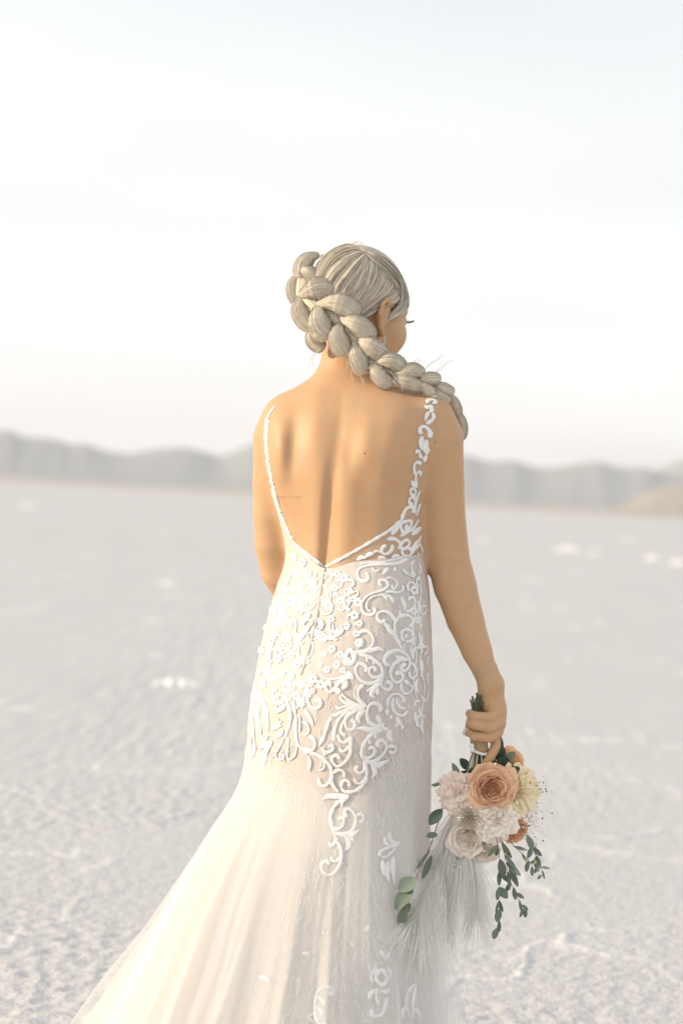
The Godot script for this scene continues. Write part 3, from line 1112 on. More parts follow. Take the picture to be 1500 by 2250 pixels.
func build_lace() -> void:
	lace_set(0, 0, 1.0, [
		["v", 4.5, [918, 1250, 924, 1300, 918, 1350, 927, 1400, 922, 1460, 932, 1510, 926, 1570, 930, 1630]], ["v", 4, [905, 1290, 912, 1340, 906, 1390, 914, 1440, 908, 1490, 916, 1540]], ["c", 6, [930, 1440, 938, 1432, 936, 1420, 928, 1424]], ["c", 6, [924, 1350, 934, 1346, 934, 1332, 926, 1334]], ["c", 6, [926, 1570, 916, 1578, 914, 1592, 922, 1596]],
		["v", 5, [560, 1520, 556, 1570, 552, 1620, 549, 1660]], ["v", 5, [590, 1440, 578, 1490, 572, 1540, 566, 1600]], ["v", 5, [640, 1260, 622, 1310, 612, 1360, 600, 1410, 590, 1460]], ["v", 5, [700, 1480, 720, 1492, 744, 1490, 764, 1480]], ["v", 5, [650, 1500, 640, 1530, 622, 1552, 600, 1560]]])
	lace_set(780, 1200, 8.333, [
		["c", 7, [490, 710, 450, 690, 445, 640, 500, 618, 580, 650, 600, 720, 540, 790, 430, 830, 300, 870, 180, 950, 120, 1060, 125, 1170, 190, 1240, 280, 1260, 350, 1220, 362, 1160, 320, 1125]],
		["v", 4.5, [580, 870, 440, 900, 330, 920, 240, 990, 205, 1080, 230, 1160, 300, 1190]],
		["c", 7, [540, 850, 640, 830, 760, 850, 850, 820, 880, 760, 840, 720]], ["c", 5, [690, 820, 740, 760, 770, 690, 740, 620, 660, 580, 590, 580, 560, 610]],
		["l", 5, [690, 800, 680, 740, 670, 690]], ["l", 6, [480, 900, 560, 930, 580, 1000]], ["l", 7, [560, 880, 640, 930, 690, 1000, 705, 1050]],
		["c", 9, [560, 1340, 500, 1390, 430, 1360, 400, 1290, 430, 1220, 520, 1190, 620, 1220, 690, 1290, 730, 1370]],
		["v", 8, [800, 1180, 820, 1250, 770, 1330, 730, 1420, 720, 1520, 740, 1640, 790, 1740, 830, 1833]],
		["c", 9, [770, 1330, 840, 1280, 930, 1260, 1020, 1290, 1060, 1360, 1040, 1440, 980, 1470]], ["l", 9, [520, 1400, 590, 1460, 640, 1560, 700, 1640]],
		["r", 8, [880, 1740, 850, 1640, 860, 1560, 940, 1520, 1030, 1560, 1060, 1640, 1040, 1730, 920, 1745]], ["l", 6, [910, 1690, 930, 1640, 950, 1600]], ["v", 3, [890, 1760, 895, 1900, 920, 2000]],
		["c", 8, [180, 480, 230, 540, 220, 620, 140, 640, 60, 590, 40, 500, 70, 420, 160, 370, 300, 340, 480, 330, 620, 330, 800, 300, 960, 230]],
		["c", 6, [310, 370, 330, 430, 390, 460, 450, 420]], ["l", 8, [610, 390, 560, 450, 500, 530]], ["l", 6, [720, 370, 730, 430, 750, 460]], ["l", 6, [870, 400, 920, 480, 1000, 540]],
		["c", 7, [1000, 830, 960, 760, 970, 690, 1040, 660, 1100, 720, 1110, 800]], ["c", 7, [990, 1010, 990, 950, 1060, 940, 1100, 1010, 1080, 1110, 1000, 1180, 920, 1200]], ["l", 8, [850, 920, 870, 1000, 910, 1090, 900, 1190]],
		["c", 7, [1180, 560, 1120, 640, 1160, 760]], ["l", 8, [1130, 1000, 1180, 1100, 1200, 1240]], ["c", 7, [1220, 1280, 1170, 1350, 1190, 1450, 1240, 1420]], ["l", 8, [1160, 1560, 1190, 1700, 1230, 1833]], ["v", 5, [60, 330, 260, 300, 500, 290, 700, 250, 900, 190]],
		["c", 6, [1090, 260, 1030, 330, 1040, 450, 1080, 540]], ["l", 6, [1160, 300, 1200, 420, 1190, 520]]])
	lace_set(700, 1380, 5.769, [
		["c", 8, [510, 70, 560, 40, 620, 40, 680, 100, 690, 190, 640, 260, 560, 300, 460, 300]], ["l", 8, [550, 130, 530, 200, 490, 260]], ["l", 9, [560, 310, 680, 280, 760, 260, 830, 290]],
		["c", 8, [500, 340, 600, 350, 700, 400, 780, 470, 810, 560, 800, 650, 790, 720, 830, 770, 890, 780, 920, 730, 890, 680, 850, 700]],
		["c", 8, [580, 560, 610, 520, 580, 470, 520, 450, 470, 500, 480, 590, 530, 660, 620, 700, 720, 690, 790, 640]], ["c", 8, [690, 550, 720, 530, 700, 500, 650, 510, 640, 570, 690, 620, 770, 620, 800, 570]],
		["l", 9, [780, 700, 720, 740, 600, 810]], ["l", 9, [760, 720, 690, 800, 670, 850, 720, 885]], ["l", 7, [750, 760, 745, 860]], ["l", 6, [620, 350, 610, 400, 620, 430]], ["l", 6, [690, 400, 700, 440, 685, 470]],
		["c", 9, [900, 480, 840, 440, 850, 360, 920, 300, 1010, 280, 1100, 330, 1150, 400, 1140, 490, 1090, 540, 1040, 510, 1070, 470, 1110, 480]],
		["c", 9, [1140, 400, 1040, 400, 960, 450, 910, 540, 920, 630, 980, 690, 1050, 660, 1060, 590, 1000, 560, 980, 600]],
		["l", 8, [1100, 390, 1030, 380, 960, 350]], ["c", 8, [1160, 430, 1220, 490, 1240, 570, 1200, 640, 1150, 600, 1150, 550]], ["c", 8, [1200, 400, 1190, 320, 1230, 250, 1300, 260, 1290, 330]],
		["v", 7, [900, 0, 960, 100, 1010, 190, 1060, 270]], ["v", 4, [1230, 110, 1190, 190, 1150, 330]],
		["c", 7, [1050, 690, 1040, 760, 1090, 830, 1160, 810, 1190, 750, 1150, 720]], ["l", 8, [1070, 670, 1120, 690, 1140, 730]],
		["c", 7, [870, 1000, 880, 910, 940, 840, 1020, 840, 1080, 900, 1050, 940]], ["c", 8, [950, 880, 930, 960, 960, 1060, 1040, 1110, 1100, 1080, 1110, 1040]], ["c", 7, [990, 880, 990, 950, 1040, 1010, 1110, 1020]],
		["l", 8, [880, 1020, 860, 1060, 880, 1110]], ["l", 7, [920, 1100, 900, 1160]], ["l", 9, [980, 1120, 1010, 1180, 1050, 1230]],
		["c", 6, [1290, 850, 1340, 920, 1380, 870, 1370, 790]], ["c", 8, [1200, 1000, 1230, 930, 1290, 920]], ["c", 8, [1270, 1000, 1290, 1090, 1350, 1130]], ["l", 9, [1220, 1060, 1230, 1160, 1270, 1240]], ["l", 8, [1320, 1180, 1300, 1260, 1330, 1340]],
		["c", 7, [1390, 360, 1370, 420, 1390, 480]], ["c", 7, [1390, 560, 1370, 640, 1390, 710]], ["l", 10, [1290, 400, 1310, 500, 1290, 620]], ["l", 10, [1250, 640, 1230, 740, 1260, 820]],
		["r", 12, [350, 330, 330, 400, 370, 450, 430, 430, 450, 350, 400, 280, 350, 330]], ["c", 10, [150, 740, 130, 690, 90, 710, 90, 770, 140, 810, 200, 770, 260, 690, 330, 640, 430, 600]], ["l", 12, [270, 830, 230, 790, 170, 790]], ["l", 12, [300, 640, 340, 720, 290, 780]], ["l", 13, [330, 560, 390, 600, 440, 650]]])
	lace_set(660, 1500, 6.25, [
		["c", 9, [910, 330, 830, 260, 790, 180, 800, 90, 870, 30]], ["v", 5, [880, 320, 790, 250, 740, 170, 750, 80, 800, 30]], ["c", 8, [880, 340, 740, 290, 640, 230, 570, 170, 550, 210, 590, 260, 700, 310]],
		["c", 8, [880, 350, 700, 310, 600, 330, 520, 350, 490, 310]], ["c", 9, [880, 360, 720, 340, 600, 380, 500, 440, 430, 440]], ["c", 9, [880, 370, 740, 360, 620, 410, 530, 500, 480, 610, 460, 720, 460, 800]],
		["v", 9, [430, 470, 380, 560, 340, 680, 300, 790, 250, 870]], ["c", 9, [300, 880, 330, 950, 400, 950, 450, 910, 430, 860, 390, 880]], ["l", 7, [310, 930, 330, 970, 320, 1010]],
		["c", 8, [880, 380, 760, 390, 640, 480, 570, 580, 560, 680, 620, 730]], ["c", 9, [690, 540, 730, 530, 750, 580, 720, 640, 660, 640, 620, 590, 620, 500, 680, 420, 780, 380]], ["l", 11, [890, 380, 820, 430, 790, 490, 820, 560]],
		["c", 10, [1080, 400, 1100, 340, 1050, 290, 980, 290, 930, 340, 910, 430, 940, 530, 1020, 590, 1110, 600]], ["l", 10, [1040, 440, 1070, 500, 1100, 570]], ["c", 10, [1150, 550, 1120, 590, 1160, 640, 1210, 620]],
		["l", 10, [1100, 620, 980, 650, 860, 630, 760, 630]], ["v", 9, [1130, 640, 1010, 690, 920, 770, 860, 870, 840, 970, 870, 1060]], ["c", 9, [930, 920, 980, 890, 1020, 930, 990, 1000, 920, 1040, 880, 1010]],
		["c", 9, [870, 1060, 960, 1090, 1060, 1050, 1140, 970, 1180, 890, 1150, 810, 1090, 790, 1050, 840, 1080, 890]], ["c", 8, [1180, 900, 1240, 870, 1300, 890, 1290, 950, 1240, 960, 1220, 920]],
		["l", 10, [950, 1110, 1080, 1120, 1210, 1060]], ["l", 10, [960, 1120, 1010, 1170, 1020, 1250, 970, 1310]], ["l", 7, [1010, 1130, 1080, 1150, 1100, 1190]], ["l", 6, [940, 770, 950, 820, 960, 850]], ["l", 6, [1040, 690, 1030, 740, 1030, 780]],
		["c", 10, [870, 1060, 890, 1150, 860, 1220, 800, 1240, 760, 1190, 800, 1140]], ["v", 9, [900, 1130, 910, 1260, 880, 1370, 800, 1460, 700, 1500, 600, 1490, 560, 1440]], ["c", 8, [740, 1300, 760, 1370, 830, 1380, 890, 1330]],
		["c", 9, [690, 730, 690, 850, 680, 980, 610, 1090, 510, 1150, 440, 1090, 440, 1020, 500, 1000, 540, 1050]], ["c", 9, [530, 880, 570, 940, 630, 920, 680, 860]], ["c", 9, [510, 700, 540, 790, 610, 820, 680, 760]],
		["c", 9, [100, 740, 160, 750, 200, 820, 190, 890, 130, 940, 40, 960]], ["v", 9, [120, 960, 250, 1000, 350, 1080, 420, 1180, 430, 1300, 440, 1400, 520, 1500]], ["v", 5, [290, 1020, 330, 1120, 300, 1190, 230, 1200]], ["v", 4, [270, 1060, 290, 1130, 240, 1170]],
		["c", 9, [250, 1300, 260, 1380, 320, 1420, 390, 1370, 420, 1300]], ["c", 9, [450, 1250, 510, 1200, 590, 1220, 600, 1300]], ["c", 9, [560, 1440, 560, 1400, 600, 1340, 660, 1360, 670, 1410, 650, 1430]], ["l", 8, [100, 1010, 130, 1100, 110, 1220]],
		["l", 11, [1240, 640, 1210, 720, 1260, 810]], ["c", 9, [1300, 600, 1350, 560, 1400, 600, 1380, 640]],
		["c", 10, [110, 0, 90, 120, 100, 260, 150, 340, 230, 350, 280, 290, 250, 240, 190, 260]], ["l", 9, [50, 370, 120, 470, 180, 590]], ["c", 6, [10, 540, 80, 560, 120, 650, 80, 710, 10, 690]]])
	lace_set(680, 1660, 6.25, [
		["l", 11, [550, 560, 400, 560, 260, 560, 160, 610]], ["l", 8, [540, 570, 460, 620, 430, 720]], ["v", 9, [540, 545, 420, 620, 340, 700, 290, 810, 290, 930, 330, 1040, 350, 1140]],
		["c", 8, [380, 890, 440, 850, 470, 900, 440, 980, 370, 1010, 320, 970]], ["c", 9, [350, 1060, 450, 1080, 560, 1050, 620, 960, 630, 850, 580, 760, 510, 730, 480, 790, 510, 850]], ["c", 8, [640, 840, 690, 800, 740, 840, 720, 910, 670, 900]],
		["l", 10, [420, 1080, 560, 1100, 690, 1010]], ["l", 10, [480, 1100, 530, 1170, 530, 1260, 470, 1310]], ["l", 7, [530, 1110, 580, 1140, 600, 1180]], ["c", 11, [260, 1190, 300, 1240, 350, 1190, 370, 1120]],
		["c", 8, [380, 1180, 430, 1300, 430, 1430, 390, 1540, 310, 1630, 220, 1630, 160, 1560, 180, 1470, 240, 1450, 270, 1500]], ["c", 8, [290, 1370, 310, 1440, 370, 1450, 410, 1390]],
		["l", 9, [1110, 1040, 1090, 1110, 1130, 1180, 1240, 1190]], ["l", 8, [1030, 1110, 1040, 1200, 1100, 1230]], ["c", 8, [960, 1390, 970, 1320, 1060, 1270, 1240, 1200]], ["v", 6, [980, 1400, 1080, 1370, 1200, 1240]],
		["l", 10, [1000, 1430, 1010, 1560, 1030, 1660]], ["l", 11, [1080, 1450, 1060, 1600, 1090, 1750]], ["l", 11, [1150, 1380, 1140, 1550, 1170, 1800]]])
	lace_set(550, 1250, 6.522, [
		["c", 6, [1040, 170, 960, 280, 870, 340, 840, 400, 880, 450, 930, 420, 920, 380]], ["c", 6, [1030, 220, 1080, 280, 1110, 360, 1090, 450, 1030, 470, 1000, 430, 1030, 390]], ["c", 6, [990, 470, 990, 560, 1050, 640, 1130, 640, 1170, 580, 1130, 540, 1110, 580]],
		["c", 7, [940, 470, 900, 540, 830, 590, 760, 590, 720, 530, 740, 450]], ["c", 8, [790, 480, 815, 500, 790, 530]], ["v", 6, [720, 430, 710, 560, 680, 640]],
		["c", 9, [640, 220, 700, 270, 690, 380, 640, 480, 540, 520]], ["c", 8, [620, 300, 600, 380, 500, 430]], ["c", 8, [500, 230, 520, 290, 610, 290]],
		["l", 13, [850, 820, 780, 900, 700, 1000, 640, 1130, 580, 1190]], ["l", 12, [860, 640, 770, 740, 720, 820]], ["l", 10, [880, 850, 960, 940, 1000, 1050]], ["l", 11, [950, 700, 1020, 800, 980, 900]],
		["v", 6, [700, 1100, 690, 1200, 730, 1300, 760, 1320]], ["v", 6, [860, 1010, 900, 1110, 870, 1220, 790, 1310]], ["c", 6, [1140, 760, 1130, 900, 1200, 970, 1290, 930, 1340, 850]], ["v", 5, [1180, 770, 1190, 880, 1240, 930, 1300, 860, 1300, 790]],
		["c", 7, [1010, 1040, 1090, 1020, 1100, 950]], ["c", 8, [1500, 330, 1400, 350, 1340, 430, 1360, 540, 1430, 600]], ["c", 6, [1500, 420, 1430, 420, 1430, 500]],
		["c", 7, [660, 60, 720, 90, 700, 160, 640, 150]], ["c", 7, [870, 20, 860, 120, 880, 220, 850, 300]], ["c", 7, [800, 60, 820, 160, 780, 260]], ["c", 6, [1100, 60, 1180, 80, 1160, 150, 1100, 180]], ["c", 6, [1220, 180, 1300, 160, 1310, 240, 1250, 280]], ["v", 6, [1140, 250, 1150, 380, 1120, 500]], ["l", 9, [1180, 400, 1220, 360, 1260, 400]], ["c", 7, [1380, 180, 1450, 150, 1480, 220, 1420, 260]],
		["v", 6, [560, 640, 640, 720, 650, 850, 640, 960]], ["c", 7, [480, 560, 430, 620, 480, 690, 560, 680]], ["l", 10, [400, 780, 460, 740, 520, 820]]])
	lace_set(540, 1430, 7.5, [
		["c", 10, [450, 690, 440, 780, 510, 860, 600, 840, 650, 770]], ["v", 9, [670, 700, 680, 850, 730, 980, 730, 1150, 690, 1290, 650, 1420]], ["l", 9, [650, 920, 580, 960, 490, 1030]],
		["r", 9, [750, 600, 720, 660, 650, 660, 620, 600, 660, 540, 720, 540, 750, 600]], ["c", 8, [830, 1080, 820, 1240, 830, 1420, 870, 1560, 960, 1620, 1060, 1620]], ["c", 6, [630, 1430, 540, 1600, 490, 1700, 530, 1790, 610, 1770, 610, 1690]],
		["v", 5, [700, 1400, 700, 1560, 680, 1700, 700, 1790, 790, 1740, 830, 1640, 830, 1480]], ["l", 15, [120, 560, 200, 760, 300, 900, 350, 1100, 370, 1340]], ["l", 13, [90, 800, 150, 1000, 220, 1200, 250, 1400]], ["l", 13, [60, 1000, 110, 1250, 140, 1500]],
		["l", 9, [380, 1480, 280, 1560, 220, 1620]], ["l", 9, [420, 1300, 520, 1240, 580, 1240]], ["c", 7, [530, 1100, 540, 1190, 600, 1150]], ["c", 8, [210, 460, 270, 560, 240, 650]], ["c", 8, [240, 1380, 300, 1460, 370, 1400]],
		["l", 10, [860, 700, 880, 830, 840, 960]], ["l", 10, [780, 820, 790, 950, 820, 1040]], ["l", 9, [620, 1300, 560, 1380, 470, 1440]], ["v", 6, [880, 1050, 890, 1200, 880, 1340]], ["l", 14, [440, 1480, 330, 1640, 300, 1800, 250, 1950]], ["l", 12, [150, 1500, 130, 1650, 70, 1800]]])
	lace_set(540, 1880, 3.571, [
		["c", 9, [660, 1100, 680, 1050, 620, 1030, 560, 1080, 545, 1180, 560, 1290, 640, 1330]], ["l", 8, [560, 1100, 600, 1130, 620, 1180]], ["l", 8, [550, 1180, 590, 1210, 600, 1260]], ["c", 7, [560, 1290, 520, 1300, 500, 1260, 530, 1240]], ["l", 8, [1020, 1050, 980, 1080, 960, 1130]], ["l", 8, [1050, 1060, 1100, 1070, 1130, 1040]], ["c", 7, [1030, 880, 1000, 900, 980, 960, 1000, 1000]], ["l", 8, [1100, 880, 1130, 920, 1120, 980]], ["l", 8, [1270, 1180, 1230, 1220, 1230, 1290]], ["l", 8, [1300, 1200, 1350, 1220, 1370, 1280]], ["l", 9, [1050, 740, 1070, 770, 1090, 800]], ["l", 9, [1130, 760, 1110, 790, 1090, 820]], ["r", 11, [1110, 960, 1080, 1010, 1030, 990, 1020, 930, 1070, 900, 1110, 960]], ["v", 8, [1030, 1040, 1020, 1100, 1040, 1180]],
		["c", 9, [1110, 1110, 1090, 1180, 1060, 1250, 990, 1250, 990, 1200]], ["l", 8, [1330, 1000, 1270, 1080, 1260, 1180, 1300, 1290]], ["l", 8, [1335, 1010, 1310, 1150, 1310, 1290]], ["l", 7, [500, 760, 470, 770, 440, 760]], ["l", 7, [930, 600, 950, 570, 960, 540]], ["l", 7, [850, 720, 830, 690, 820, 660]], ["l", 8, [100, 950, 150, 960, 190, 990]]])
	# little blossoms crowd the upper back of the skirt
	var spots := [[612, 1320], [622, 1352], [604, 1372], [596, 1408], [614, 1420], [590, 1442], [608, 1450], [630, 1404], [640, 1372], [660, 1290], [646, 1310], [632, 1292], [650, 1262], [670, 1262], [686, 1282], [742, 1262], [758, 1272], [734, 1290], [748, 1318], [770, 1300], [786, 1322], [776, 1352], [760, 1372], [742, 1392], [724, 1400], [730, 1424], [712, 1436], [748, 1440], [762, 1452], [776, 1436], [738, 1462], [718, 1470], [756, 1476], [700, 1462], [686, 1490], [660, 1504], [640, 1484], [618, 1478], [600, 1490], [586, 1478], [576, 1500], [650, 1528], [664, 1548], [688, 1516], [704, 1504], [760, 1502], [720, 1330], [726, 1358], [640, 1440], [655, 1462], [672, 1452], [598, 1340], [584, 1380], [574, 1430], [566, 1480], [560, 1530], [790, 1368], [792, 1410], [780, 1392], [905, 1262], [912, 1300], [918, 1360], [925, 1420], [905, 1340], [664, 1238], [648, 1222]]
	for q in spots:
		var r := 5.0 + 3.5 * rng.randf()
		floret(q[0] + rng.randf_range(-3, 3), q[1] + rng.randf_range(-3, 3), r, rng.randf() * TAU)
	for k in 84:
		var y := rng.randf_range(1262, 1560)
		var lft := lerp_table([[1240, 640], [1300, 618], [1400, 592], [1500, 572], [1600, 560]], y)
		var x := rng.randf_range(lft, lerp_table([[1240, 800], [1330, 790], [1420, 770], [1480, 700], [1600, 660]], y))
		var a := rng.randf() * TAU
		var r := rng.randf_range(6, 11)
		var turn := 1.0 if rng.randf() < 0.5 else -1.0
		var line := PackedVector2Array()
		for q in 10:
			var t := q / 9.0
			var rr := r * (1.0 - 0.62 * t)
			var an := a + turn * t * 4.6
			line.append(Vector2(x + cos(an) * rr, y + sin(an) * rr))
		lace_piece("lace_scroll", line, rng.randf_range(3.6, 5.4), "c", false, 0.0009)
	# shoulder straps and the open lace at the side, worked on fine clear mesh over the skin
	lace_set(860, 860, 5.625, [
		["c", 8, [470, 45, 520, 60, 570, 50]], ["c", 8, [440, 150, 450, 110, 510, 100, 550, 130, 500, 150]], ["c", 8, [395, 170, 450, 200, 490, 180, 500, 230, 470, 260]], ["v", 8, [460, 250, 430, 310, 410, 370]], ["v", 9, [500, 260, 520, 320, 480, 370, 420, 400]],
		["c", 9, [385, 515, 345, 495, 370, 440, 420, 440, 470, 500, 450, 570]], ["l", 9, [490, 480, 480, 540, 505, 565]], ["l", 11, [380, 550, 365, 640, 380, 730]], ["l", 11, [430, 590, 420, 690, 400, 760]], ["l", 9, [455, 690, 440, 740, 420, 790]], ["c", 8, [300, 770, 310, 740, 340, 740, 350, 790, 385, 830]], ["l", 9, [430, 780, 410, 840, 390, 870]],
		["c", 7, [350, 915, 355, 885, 310, 875, 280, 910, 280, 970, 290, 1040]], ["c", 7, [340, 1045, 365, 1010, 330, 995, 300, 1040, 300, 1120, 315, 1190]], ["l", 8, [245, 1100, 270, 1150, 305, 1185]], ["r", 6, [230, 1200, 240, 1270, 290, 1275, 290, 1215, 230, 1200]], ["c", 7, [265, 1345, 285, 1320, 250, 1305, 215, 1340, 225, 1385, 270, 1395]],
		["l", 7, [355, 1220, 310, 1330, 290, 1420, 300, 1545]], ["l", 6, [360, 1390, 330, 1450, 315, 1540]], ["c", 9, [245, 1500, 280, 1460, 240, 1425, 180, 1450, 140, 1530, 120, 1580]], ["l", 11, [100, 1600, 50, 1690, 0, 1780]], ["r", 7, [130, 1620, 240, 1600, 220, 1690, 150, 1740, 110, 1670, 130, 1620]], ["l", 7, [200, 1640, 180, 1680, 160, 1710]], ["v", 6, [335, 1580, 260, 1700, 100, 1790]],
		["l", 9, [370, 1680, 290, 1740, 240, 1770]], ["c", 8, [-60, 1830, 20, 1820, 80, 1850, 110, 1900, 80, 1950]], ["r", 7, [170, 1830, 220, 1860, 200, 1920, 140, 1950, 110, 1900, 170, 1830]], ["c", 7, [120, 1960, 150, 2030, 220, 2035]], ["l", 9, [110, 2040, 40, 2045, 0, 2080]], ["l", 9, [200, 1940, 260, 1950, 300, 1880, 345, 1830]], ["v", 6, [210, 2045, 290, 1950, 350, 1890]], ["c", 7, [-60, 1900, -110, 1930, -120, 1990, -60, 2010, 0, 1960, 10, 1890]], ["c", 6, [-230, 2000, -190, 1970, -140, 1990]], ["l", 7, [-330, 2050, -270, 2010, -220, 2010]], ["l", 7, [-430, 2090, -370, 2050, -310, 2060]], ["l", 7, [-180, 2060, -110, 2060, -60, 2085]],
		["l", 7, [340, 1990, 320, 2060, 270, 2090]], ["c", 6, [370, 1780, 340, 1850, 370, 1930, 380, 2000]]], true)
	lace_set(0, 0, 1.0, [["v", 8, [713, 1246, 742, 1231, 770, 1216, 800, 1199, 830, 1181, 850, 1169, 872, 1152, 888, 1134]], ["v", 8, [641, 1188, 652, 1199, 664, 1209, 690, 1229, 712, 1246]], ["v", 7, [603, 893, 594, 905, 588, 918, 584, 940, 583, 965, 586, 1005, 596, 1058, 609, 1108, 624, 1149, 641, 1187]]], true)
	for k in 26:
		var t := float(k) / 25.0
		var y := lerpf(925, 1180, t)
		var x := lerp_table([[918, 587], [940, 584], [965, 583], [1005, 586], [1058, 596], [1108, 609], [1149, 624], [1187, 641]], y)
		lace_piece("lace_leaf", PackedVector2Array([Vector2(x - 3 + rng.randf_range(-2, 2), y - 5), Vector2(x + rng.randf_range(-1, 3), y), Vector2(x + 3, y + 4), Vector2(x + 4 + rng.randf_range(-2, 2), y + 9)]), rng.randf_range(4, 8), "l", true, 0.0022)
	illusion()
	# the covered zip
	var got := lace_band(px_spline([713, 1248, 709, 1275, 704, 1305, 697, 1350, 690, 1385, 678, 1430, 668, 1462, 660, 1484], 0, 0, 1, 4.0), 3.2, "v", false, 0.0042, PackedVector3Array(), PackedVector3Array(), PackedInt32Array())
	add_mesh("zip", got[0], got[1], got[2], mats.zip_cord, dress)
	# fine thread work in the net
	var v := PackedVector3Array()
	var n := PackedVector3Array()
	var idx := PackedInt32Array()
	var clusters := [[860, 1690, 45, 26], [845, 1740, 45, 26], [835, 1790, 40, 20], [880, 1650, 30, 12], [640, 1740, 50, 18], [610, 1700, 40, 12], [700, 1880, 60, 22], [770, 1930, 60, 26], [690, 2010, 60, 24], [780, 2040, 60, 34], [830, 2080, 50, 26], [660, 2120, 70, 22], [770, 2150, 70, 30], [640, 2210, 70, 18], [790, 2220, 60, 24], [850, 1960, 40, 18], [870, 1500, 60, 14], [800, 1560, 60, 14], [820, 1400, 50, 12], [830, 1460, 60, 12], [780, 1660, 30, 8], [720, 1620, 30, 8], [905, 2080, 20, 10], [915, 1900, 14, 8], [880, 1300, 40, 16], [850, 1360, 40, 16], [890, 1420, 40, 18], [860, 1530, 50, 20], [900, 1580, 30, 14], [760, 1580, 40, 14], [720, 1560, 30, 10], [830, 1620, 40, 14], [620, 1640, 40, 12]]
	for c in clusters:
		for k in int(c[3] * 1.1):
			var x: float = c[0] + rng.randfn(0, 0.55) * c[2]
			var y: float = c[1] + rng.randfn(0, 0.55) * c[2]
			var line := PackedVector2Array()
			var lean := (x - 790.0) * 0.0016 + rng.randf_range(-0.25, 0.25)
			for q in 7:
				line.append(Vector2(x + (3.2 if q % 2 else -3.2) * rng.randf() + lean * q * 6.0, y + q * (4.0 + 2.5 * rng.randf())))
			got = lace_band(line, 1.5, "v", false, 0.0003, v, n, idx, 0.1)
			v = got[0]
			n = got[1]
			idx = got[2]
	var o := add_mesh("lace_thread", v, n, idx, mats.lace, dress)
	o.set_meta("kind", "stuff")

func illusion() -> void:
	# clear net that carries the strap and side lace
	var inner := [[866, 946], [920, 937], [980, 922], [1040, 911], [1090, 904], [1130, 892], [1156, 868], [1182, 828], [1216, 768], [1246, 713]]
	var outer := [[866, 968], [920, 956], [980, 944], [1040, 934], [1090, 929], [1130, 929], [1156, 929], [1182, 930], [1216, 932], [1246, 934]]
	var v := PackedVector3Array()
	var rows := 46
	var cols := 12
	for r in rows:
		var py := lerpf(868, 1240, float(r) / (rows - 1))
		for c in cols:
			var px := lerpf(lerp_table(inner, py), lerp_table(outer, py), float(c) / (cols - 1))
			v.append(on_skin(px, py, 0.0012)[0])
	var idx := grid_index(rows, cols)
	add_mesh("net_panel", v, grid_normals(v, idx), idx, mats.illusion_mesh, dress)

# ------------------------------------------------------------------ hair
func hair_f(p: Vector3, out: float) -> float:
	var q := p - HC
	var l := Vector3(q.dot(hf), q.dot(hu), q.dot(hr))
	return ell(l, Vector3(-0.012, 0.030, 0), Vector3(0.104 + out, 0.098 + out, 0.082 + out))

func on_hair(px: float, py: float, out: float) -> Vector3:
	var d := (view * Vector3((px - 750.0) / FPX, -(py - 1125.0) / FPX, -1.0)).normalized()
	var t := (CAM.z - 0.10) / -d.z
	var best := 1e9
	var bp := CAM + d * t
	for k in 30:
		var p := CAM + d * t
		var f := hair_f(p, out)
		if absf(f) < best:
			best = absf(f)
			bp = p
		if f < 0.0005 or p.z < -0.2: break
		t += maxf(f * 0.8, 0.0008)
	return bp

func hair_tone(t: float) -> Color:        # one strand's own dye, from ash to pale blond
	var c := Vector3(0.45, 0.385, 0.30).lerp(Vector3(0.84, 0.75, 0.61), t)
	return Color(c.x, c.y, c.z)

# ribbons that stand for single locks; each row of pts is one lock
class Locks:
	var v := PackedVector3Array()
	var n := PackedVector3Array()
	var c := PackedColorArray()
	var i := PackedInt32Array()
	func add(pts: PackedVector3Array, up: PackedVector3Array, w: float, col: PackedColorArray) -> void:
		var N := pts.size()
		var first := v.size()
		for k in N:
			var tan := (pts[mini(k + 1, N - 1)] - pts[maxi(k - 1, 0)]).normalized()
			var side := up[k].cross(tan).normalized()
			var t := float(k) / (N - 1)
			var h := w * 0.5 * clampf(minf(t * 8.0 + 0.35, (1.0 - t) * 6.0), 0.08, 1.0)
			v.append(pts[k] - side * h)
			v.append(pts[k] + side * h)
			n.append((up[k] - side * 0.7).normalized())
			n.append((up[k] + side * 0.7).normalized())
			c.append(col[k])
			c.append(col[k])
		for k in N - 1:
			var q := first + k * 2
			i.append_array(PackedInt32Array([q, q + 1, q + 2, q + 1, q + 3, q + 2]))

var hair: MeshInstance3D

